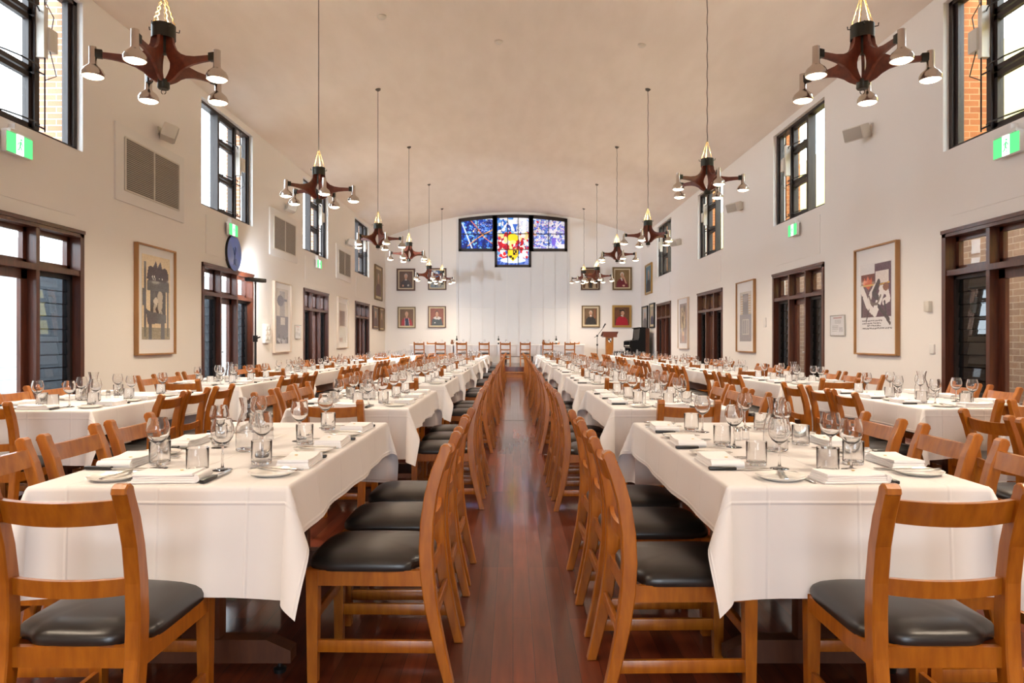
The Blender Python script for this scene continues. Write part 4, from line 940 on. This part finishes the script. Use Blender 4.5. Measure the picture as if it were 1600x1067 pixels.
def wine_glass():
    b = MB()
    b.lathe([(0, 0.0025), (0.018, 0.004), (0.033, 0.0018), (0.034, 0.0), (0.0, 0.0)], 28)
    b.lathe([(0.012, 0.0045), (0.005, 0.012), (0.0038, 0.03), (0.0038, 0.075), (0.0055, 0.088), (0.013, 0.093), (0.026, 0.103), (0.037, 0.12), (0.0405, 0.14), (0.038, 0.16), (0.033, 0.178), (0.031, 0.184), (0.0297, 0.184), (0.0315, 0.178), (0.0365, 0.16), (0.039, 0.14), (0.0355, 0.12), (0.025, 0.106), (0.012, 0.097), (0, 0.095)], 28)
    return b.build('wine_glass', M['crystal'])
def tumbler():
    b = MB()
    b.lathe([(0, 0.0), (0.034, 0.0), (0.036, 0.0015), (0.037, 0.005), (0.0385, 0.0865), (0.038, 0.088), (0.0372, 0.088), (0.0367, 0.0865), (0.0353, 0.016), (0.034, 0.012), (0.030, 0.010), (0, 0.009)], 28)
    return b.build('water_tumbler', M['crystal'])
def far_wine():
    b = MB(); b.lathe([(0.034, 0.0), (0.0038, 0.008), (0.0038, 0.085), (0.026, 0.103), (0.0395, 0.125), (0.0405, 0.14), (0.031, 0.184)], 14); return b.build('wine_glass', M['glass_far'], recalc=False)
def far_tumbler():
    b = MB(); b.lathe([(0, 0.004), (0.036, 0.003), (0.0385, 0.088)], 14); return b.build('water_tumbler', M['glass_far'], recalc=False)
def carafe(far=False):
    pr = [(0, 0.0), (0.044, 0.0), (0.050, 0.006), (0.051, 0.05), (0.049, 0.095), (0.040, 0.135), (0.030, 0.160), (0.0275, 0.175), (0.031, 0.20), (0.037, 0.225)]
    if not far: pr += [(0.0355, 0.225), (0.0293, 0.20), (0.026, 0.175), (0.0285, 0.16), (0.0385, 0.135), (0.0474, 0.095), (0.0494, 0.05), (0.048, 0.010), (0, 0.008)]
    b = MB(); b.lathe(pr, 14 if far else 32); return b.build('water_carafe', M['glass_far' if far else 'crystal'], recalc=not far)
def plate():
    b = MB(); b.lathe([(0, 0.003), (0.045, 0.003), (0.052, 0.0), (0.056, 0.001), (0.078, 0.010), (0.082, 0.0135), (0.080, 0.0145), (0.056, 0.0065), (0.045, 0.006), (0, 0.006)], 40); return b.build('side_plate', M['china'])
def napkin(seed):
    rr = random.Random(seed); b = MB()
    w, d = 0.105, 0.062
    for i in range(4):
        z0 = 0.0005+i*0.0066; sh = rr.uniform(-0.004, 0.004); n = 12; vs = []; fs = []
        ww = w-0.003*i; dd = d-0.002*i
        for t in range(n+1):
            x = -ww+2*ww*t/n
            for q, y in enumerate((-dd, -dd*0.97, dd*0.97, dd)):
                lift = 0.0015*math.sin(x*40+seed+i)+ (0.004*(x/ww)**2 if i == 3 else 0)
                vs.append((x+sh, y+sh*0.5, z0+(0.003 if q in (0, 3) else 0)+max(0, lift)*0.3)); vs.append((x+sh, y+sh*0.5, z0+(0.0034 if q in (0, 3) else 0.0066)+max(0, lift)))
        for t in range(n):
            a = 8*t
            for q in range(3):
                fs.append((a+2*q, a+8+2*q, a+10+2*q, a+2+2*q)); fs.append((a+1+2*q, a+3+2*q, a+11+2*q, a+9+2*q))
            fs.append((a, a+1, a+9, a+8)); fs.append((a+6, a+14, a+15, a+7))
        fs.append((0, 2, 4, 6, 7, 5, 3, 1)); e = 8*n; fs.append((e, e+1, e+3, e+5, e+7, e+6, e+4, e+2))
        b.add(vs, fs, 0, True)
    # rounded folded end
    b.prism([(w-0.004+0.016*math.cos(a), 0.0145+0.0140*math.sin(a)) for a in [math.radians(t) for t in range(-90, 91, 15)]], 1, -d*0.97, d*0.97)
    for i in range(len(b.sm)): b.sm[i] = True
    o = b.build('folded_napkin', M['napkin'])
    e = MB(); e.lathe([(0, 0.0015), (0.006, 0.0012), (0.006, 0)], 10, (0.03, 0.02), 0, Matrix.Translation((0, 0, 0.029))); e.build('crest', M['emblem_gold'], o)
    return o
def blade(b, pts, z0, z1): b.prism(pts, 2, z0, z1)
def dinner_knife():
    r = empty('dinner_knife'); b = MB()
    b.box((-0.009, -0.115, 0.001), (0.009, -0.015, 0.013), 0, None, 0.0035); b.build('handle', M['black_plastic'], r)
    b = MB(); blade(b, [(-0.006, -0.016), (0.006, -0.016), (0.009, 0.0), (0.010, 0.07), (0.004, 0.105), (-0.006, 0.115), (-0.008, 0.0)], 0.005, 0.0075); b.build('blade', M['steel'], r); return r
def fork():
    r = MB(); b = r
    b.box((-0.0055, -0.10, 0.001), (0.0055, 0.0, 0.004), 0, None, 0.001); blade(b, [(-0.003, 0), (0.003, 0), (0.004, 0.03), (0.012, 0.045), (0.012, 0.055), (-0.012, 0.055), (-0.012, 0.045), (-0.004, 0.03)], 0.003, 0.005)
    for k in range(4): x = -0.012+0.0066*k; b.box((x, 0.055, 0.004), (x+0.0038, 0.095, 0.0056))
    return b.build('dinner_fork', M['steel'])
def butter_knife():
    b = MB(); blade(b, [(-0.006, -0.085), (0.006, -0.085), (0.004, 0.0), (0.009, 0.01), (0.010, 0.06), (0.0, 0.085), (-0.006, 0.07), (-0.004, 0.0)], 0.0, 0.003); return b.build('butter_knife', M['steel'])
def shaker():
    r = empty('salt_shaker'); b = MB(); b.lathe([(0, 0), (0.017, 0), (0.018, 0.004), (0.015, 0.042), (0, 0.042)], 16); b.build('glass_body', M['glass_far'], r)
    b = MB(); b.lathe([(0.0165, 0.042), (0.0165, 0.056), (0.012, 0.062), (0, 0.063)], 16); b.build('lid', M['steel'], r); return r
TB = Kind(trestle())
WG, WGF, TU, TUF, CA, CAF = Kind(wine_glass()), Kind(far_wine()), Kind(tumbler()), Kind(far_tumbler()), Kind(carafe()), Kind(carafe(True))
PL = Kind(plate()); NP = [Kind(napkin(s)) for s in (1, 2, 3)]; DK = Kind(dinner_knife()); FK = Kind(fork()); BK = Kind(butter_knife()); SS = Kind(shaker())
ROWN = ['nearest', 'second', 'third', 'fourth', 'fifth', 'sixth', 'seventh', 'eighth']
ZT = 0.7545
CL_used = [0]
def place(tx, ty, a, px, py, where, near, jit):
    """one setting; a = direction the diner faces, (px,py) = table edge point in front of the diner"""
    ca, sa = math.cos(a), math.sin(a); rr = R
    def P(u, v, z=ZT):   # u to the diner's right, v towards the table centre
        return (px + u*sa*1.0 + v*ca, py - u*ca + v*sa, z)
    rz = a-PI/2
    j = lambda s: rr.uniform(-s, s)
    rr.choice(NP).put(P(0.0+j(.008), 0.085+j(.008)), rz+j(.06), 'folded white napkin, '+where, 'napkin', 'folded napkins')
    PL.put(P(-0.205+j(.01), 0.105+j(.01)), rz, 'small white side plate, '+where, 'plate', 'side plates')
    wu, wv = 0.10+j(.012), 0.265+j(.012); tu, tv = 0.015+j(.015), 0.225+j(.015)
    (WG if near < 5 else WGF).put(P(wu, wv), j(3), 'clear stemmed wine glass, '+where, 'wine glass', 'wine glasses')
    (TU if near < 5 else TUF).put(P(tu, tv), j(3), 'short clear water tumbler, '+where, 'tumbler', 'water tumblers')
    if near < 5:
        DK.put(P(0.133+j(.005), 0.125+j(.01)), rz+j(.08), 'black-handled knife, '+where, 'knife', 'dinner knives')
    if near < 3:
        FK.put(P(-0.122+j(.003), 0.125+j(.01)), rz+j(.04), 'steel dinner fork, '+where, 'fork', 'dinner forks')
        BK.put(P(-0.19+j(.01), 0.105, ZT+0.0148), rz+j(.2)-0.15, 'butter knife on side plate, '+where, 'butter knife', 'butter knives')
def put_chair(x, y, rz, where, near):
    lab = 'orange-brown wooden chair with black seat, '+where
    (CH).put((x, y, 0), rz, lab, 'chair', 'dining chairs')
def table(tx, yf, row, col, in_off, out_off, ys_in, ys_out, head=True, tail=False, idx=0):
    """tx centre x, yf near edge y; inner side faces the aisle"""
    L, Wd = 1.75, 0.82; yc = yf+L/2; s = 1 if tx > 0 else -1
    where_t = '%s table, %s row' % (ROWN[idx], col)
    inner = 'aisle side' if 'centre' in col else 'inner side'
    TB.put((tx, yc, 0), 0, 'wooden trestle under white cloth, '+where_t, 'table', 'trestle tables')
    o = bpy.data.objects.new('tablecloth', CLOTHS[(row*3+(0 if s > 0 else 1)+(2 if 'wall' in col else 0)) % 4]); C.objects.link(o); o.location = (tx, yc, 0)
    if row % 2 and row > 1: o.rotation_euler = (0, 0, PI)
    tag(o, 'white cloth with folds hanging low at corners, '+where_t, 'tablecloth', 'white tablecloths')
    PN = ['near place', 'middle place', 'far place']
    for side, off, ysl in ((-1, in_off, ys_in), (1, out_off, ys_out)):
        sd = inner if side < 0 else 'wall side'
        ex = tx + side*s*Wd/2
        face = PI if side*s > 0 else 0.0          # diner looks towards the table
        for k in range(3):
            where = '%s, %s, %s' % (PN[k], sd, where_t)
            py = yf + (0.40, 0.90, 1.40)[k] + R.uniform(-.012, .012)
            place(tx, yc, face, ex, py, where, row, 0)
            put_chair(ex + side*s*off + R.uniform(-.012, .012), yf+ysl[k]+R.uniform(-.01, .01), face-PI/2+R.uniform(-.03, .03), where, row)
    if head:
        where = 'near end, '+where_t
        place(tx, yc, PI/2, tx, yf, where, row, 0)
        put_chair(tx+(0.035*s if row == 0 else R.uniform(-.01, .01)), yf-(0.12 if tx > 3 and row == 1 else 0.17), R.uniform(-.02, .02), where, row)
    if tail: put_chair(tx+0.06, yf+L+0.1, PI, 'far end, '+where_t, row)
    (CA if row < 5 else CAF).put((tx+R.uniform(-.01, .02), yf+0.72, ZT), 0, 'clear glass water carafe, middle of '+where_t, 'carafe', 'water carafes')
    if row < 4:
        SS.put((tx-0.06, yf+1.03, ZT), 0, 'small salt shaker with silver lid, '+where_t, 'salt shaker', 'salt shakers')
        SS.put((tx-0.01, yf+1.06, ZT), 0, 'small pepper shaker with silver lid, '+where_t, 'pepper shaker', 'pepper shakers')
INY = [2.27, 4.85, 7.42, 10.0, 12.6, 15.2, 17.8, 20.4]
for i, y in enumerate(INY):
    table(-1.14, y, i, 'left centre', 0.215, 0.03, (0.42, 0.93, 1.43), (0.23, 0.70, 1.18) if i == 0 else (0.38, 0.88, 1.38), idx=i)
    table(1.11, y, i, 'right centre', 0.10, 0.03, (0.27, 0.83, 1.33) if i == 0 else (0.36, 0.86, 1.37), (0.20, 0.70, 1.24) if i == 0 else (0.38, 0.88, 1.38), idx=i)
for i, y in enumerate(INY):
    if i > 0: table(-3.24, y-0.14, i, 'left wall', 0.12, 0.04, (0.33, 0.72, 1.18), (0.38, 0.88, 1.38), idx=i-1)
    table(3.26, y+0.03, i, 'right wall', 0.12, 0.06, (0.33, 0.78, 1.30) if i else (0.33, 0.9, 1.36), (0.38, 0.88, 1.38), tail=(i == 0), head=(i != 0), idx=i)

# ------------------------------------------------------------------ dais: head table, lectern, piano, microphone
HT = 26.35
headc = cloth(1.59, 0.78, 0.012, 0.45, 9, oe2=None, flare=0.0)
for k in range(4):
    xc = -3.05+1.64*k
    where = 'the head table, %s section' % ('leftmost', 'left middle', 'right middle', 'rightmost')[k]
    TB.put((xc, HT+0.4, DAIS), PI/2, 'wooden trestle under white cloth, '+where, 'table', 'trestle tables', (0.92, 0.92, 1))
    o = bpy.data.objects.new('tablecloth', headc); C.objects.link(o); o.location = (xc, HT+0.4, DAIS+0.001*k); o.rotation_euler = (0, 0, PI/2)
    tag(o, 'long white cloth hanging low over '+where, 'tablecloth', 'white tablecloths')
HN = ['first', 'second', 'third', 'fourth', 'fifth', 'sixth', 'seventh', 'eighth']
for i, px in enumerate((656.7, 689, 722.3, 756.8, 790, 820.5, 855.4, 889.5)):
    CH.put(((px-801.5)*0.0236, 25.92, DAIS), R.uniform(-.03, .03), 'orange-brown wooden chair before the head table, %s from left' % HN[i], 'chair', 'dining chairs')
for i, px in enumerate((672, 720, 868, 900)):
    CH.put(((px-801.5)*0.0248, 27.55, DAIS), PI, 'wooden chair behind the head table, %s from left' % HN[i], 'chair', 'dining chairs')
def bottle():
    r = empty('wine_bottle'); b = MB(); b.lathe([(0, 0), (0.036, 0), (0.037, 0.005), (0.037, 0.18), (0.03, 0.205), (0.015, 0.235), (0.0135, 0.30), (0.0155, 0.302), (0.0155, 0.315), (0, 0.315)], 20); b.build('bottle_body', M['bottle'], r)
    b = MB(); b.lathe([(0.0375, 0.06), (0.0375, 0.14)], 20); b.build('paper_label', M['white'], r, recalc=False); return r
K = Kind(bottle())
for i, px in enumerate((713, 778.7, 869.5)):
    K.put(((px-801.5)*0.0241, HT+0.35, DAIS+ZT+0.006), 0, 'dark green wine bottle on the head table, %s from left' % HN[i], 'bottle', 'wine bottles')
def jug():
    b = MB(); b.lathe([(0, 0), (0.045, 0), (0.06, 0.03), (0.055, 0.09), (0.035, 0.13), (0.042, 0.17), (0.036, 0.17), (0.03, 0.13), (0, 0.12)], 20)
    b.tube([(0.05, 0, 0.14), (0.09, 0, 0.13), (0.09, 0, 0.07), (0.055, 0, 0.05)], 0.007); return b.build('brown_jug', M['amber'])
K = Kind(jug())
for i, px in enumerate((706, 849.5)): K.put(((px-801.5)*0.0241, HT+0.3, DAIS+ZT+0.006), 0, 'small brown jug on the head table, %s one' % ('left', 'right')[i], 'jug', 'brown jugs')
SIDE = {-1: 'front', 1: 'back'}
for i in range(8):
    x = -3.6+i*0.81
    WGF.put((x+0.1, HT+0.3, DAIS+ZT+0.005), 0, 'clear wine glass on the head table, %s from left' % HN[i], 'wine glass', 'wine glasses')
    TUF.put((x, HT+0.24, DAIS+ZT+0.005), 0, 'clear water tumbler on the head table, %s from left' % HN[i], 'tumbler', 'water tumblers')
# lectern
r = empty('lectern', (3.42, 25.0, DAIS)); tag(r, 'tall orange-brown wooden lectern with crest on the dais', 'lectern')
b = MB(); b.box((-0.25, -0.2, 0), (0.25, 0.2, 0.05), 0, None, 0.006); b.build('base', M['lect_dark'], r)
b = MB(); b.add([(-0.12, -0.1, 0.05), (0.12, -0.1, 0.05), (0.12, 0.1, 0.05), (-0.12, 0.1, 0.05), (-0.135, -0.12, 1.12), (0.135, -0.12, 1.12), (0.135, 0.12, 1.12), (-0.135, 0.12, 1.12)], [(0,3,2,1),(4,5,6,7),(0,1,5,4),(1,2,6,5),(2,3,7,6),(3,0,4,7)]); b.build('column', M['lect'], r)
b = MB(); b.prism([(-0.25, 1.19), (-0.25, 1.02), (0.2, 1.02), (0.2, 1.06)], 0, -0.24, 0.24); b.add([(-0.28, -0.27, 1.19), (0.28, -0.27, 1.19), (0.28, 0.24, 1.05), (-0.28, 0.24, 1.05), (-0.28, -0.27, 1.215), (0.28, -0.27, 1.215), (0.28, 0.24, 1.075), (-0.28, 0.24, 1.075)], [(0,3,2,1),(4,5,6,7),(0,1,5,4),(1,2,6,5),(2,3,7,6),(3,0,4,7)]); b.build('reading_top', M['lect_dark'], r)
b = MB(); b.prism([(-0.06, 0.98), (0.06, 0.98), (0.06, 0.90), (0.035, 0.85), (0, 0.83), (-0.035, 0.85), (-0.06, 0.90)], 1, -0.128, -0.117); b.build('shield', M['white'], r)
b = MB(); b.box((-0.055, -0.132, 0.91), (0.0, -0.128, 0.975)); b.box((0.0, -0.132, 0.85), (0.04, -0.128, 0.905)); b.build('shield_quarters', M['black'], r)
# microphone stand
r = empty('microphone_stand', (2.98, 24.9, DAIS)); tag(r, 'thin black microphone stand with boom left of the lectern', 'microphone stand')
b = MB(); b.tube([(0, 0, 0.02), (0, 0, 1.07)], 0.011); b.box((-0.03, -0.02, 0.72), (0.03, 0.02, 0.78)); b.build('pole', M['black'], r)
for k in range(3):
    a = 2*PI*k/3+0.3; b = MB(); b.tube([(0, 0, 0.08), (0.28*math.cos(a), 0.28*math.sin(a), 0.01)], 0.01); b.build('leg', M['black'], r)
b = MB(); b.tube([(-0.10, 0, 1.01), (0, 0, 1.07), (0.22, 0, 1.36)], 0.009); b.box((-0.03, -0.025, 1.04), (0.03, 0.025, 1.10)); b.build('boom', M['black'], r)
b = MB(); b.tube([(0.20, 0, 1.34), (0.27, 0, 1.46), (0.29, 0, 1.5)], [0.016, 0.024, 0.026]); b.build('microphone', M['black'], r)
# upright piano, side on against the right wall, keys towards the aisle
r = empty('upright_piano', (4.72, 26.6, DAIS)); tag(r, 'black upright piano with brown back standing on the dais at right', 'piano')
b = MB()
prof = [(-0.42, 0), (-0.42, 0.05), (-0.40, 0.05), (-0.38, 0.62), (-0.43, 0.66), (-0.43, 0.86), (-0.40, 0.88), (-0.12, 0.90), (-0.08, 1.0), (-0.05, 1.36), (0.16, 1.36), (0.16, 0)]
b.prism(prof, 1, -0.70, -0.65); b.prism(prof, 1, 0.65, 0.70); b.box((-0.06, -0.65, 0.9), (0.16, 0.65, 1.33)); b.box((-0.02, -0.65, 0.05), (0.16, 0.65, 0.62)); b.box((-0.40, -0.65, 0.62), (0.1, 0.65, 0.70)); b.box((-0.10, -0.72, 1.36), (0.20, 0.72, 1.39))
b.build('case', M['piano'], r)
b = MB(); b.box((0.161, -0.70, 0.0), (0.30, 0.70, 1.35)); b.build('back_frame', M['table_wood'], r)
b = MB(); b.box((-0.41, -0.62, 0.70), (-0.26, 0.62, 0.72)); 
for k in range(35): b.box((-0.255, -0.61+k*0.035, 0.70), (-0.17, -0.598+k*0.035, 0.73), 1)
b.build('keyboard', [M['white'], M['black']], r)
b = MB(); b.prism([(-0.40, 0.865), (-0.12, 0.90), (-0.12, 0.93), (-0.40, 0.89)], 1, -0.65, 0.65); b.build('fallboard', M['piano'], r)
r = empty('piano_stool', (4.0, 26.6, DAIS)); tag(r, 'low black piano stool beside the piano', 'stool')
b = MB(); b.box((-0.16, -0.3, 0.43), (0.16, 0.3, 0.50), 0, None, 0.02); b.build('seat', M['leather'], r)
for sx in (-1, 1):
    for sy in (-1, 1): b = MB(); b.box((sx*0.13-0.018, sy*0.26-0.018, 0), (sx*0.13+0.018, sy*0.26+0.018, 0.43)); b.build('leg', M['piano'], r)
# prototypes never placed are dropped
for k in (WG, WGF, TU, TUF, CA, CAF, PL, DK, FK, BK, SS, TB, CH, *NP):
    if not k.used:
        for c in kids(k.root): bpy.data.objects.remove(c)
        bpy.data.objects.remove(k.root)
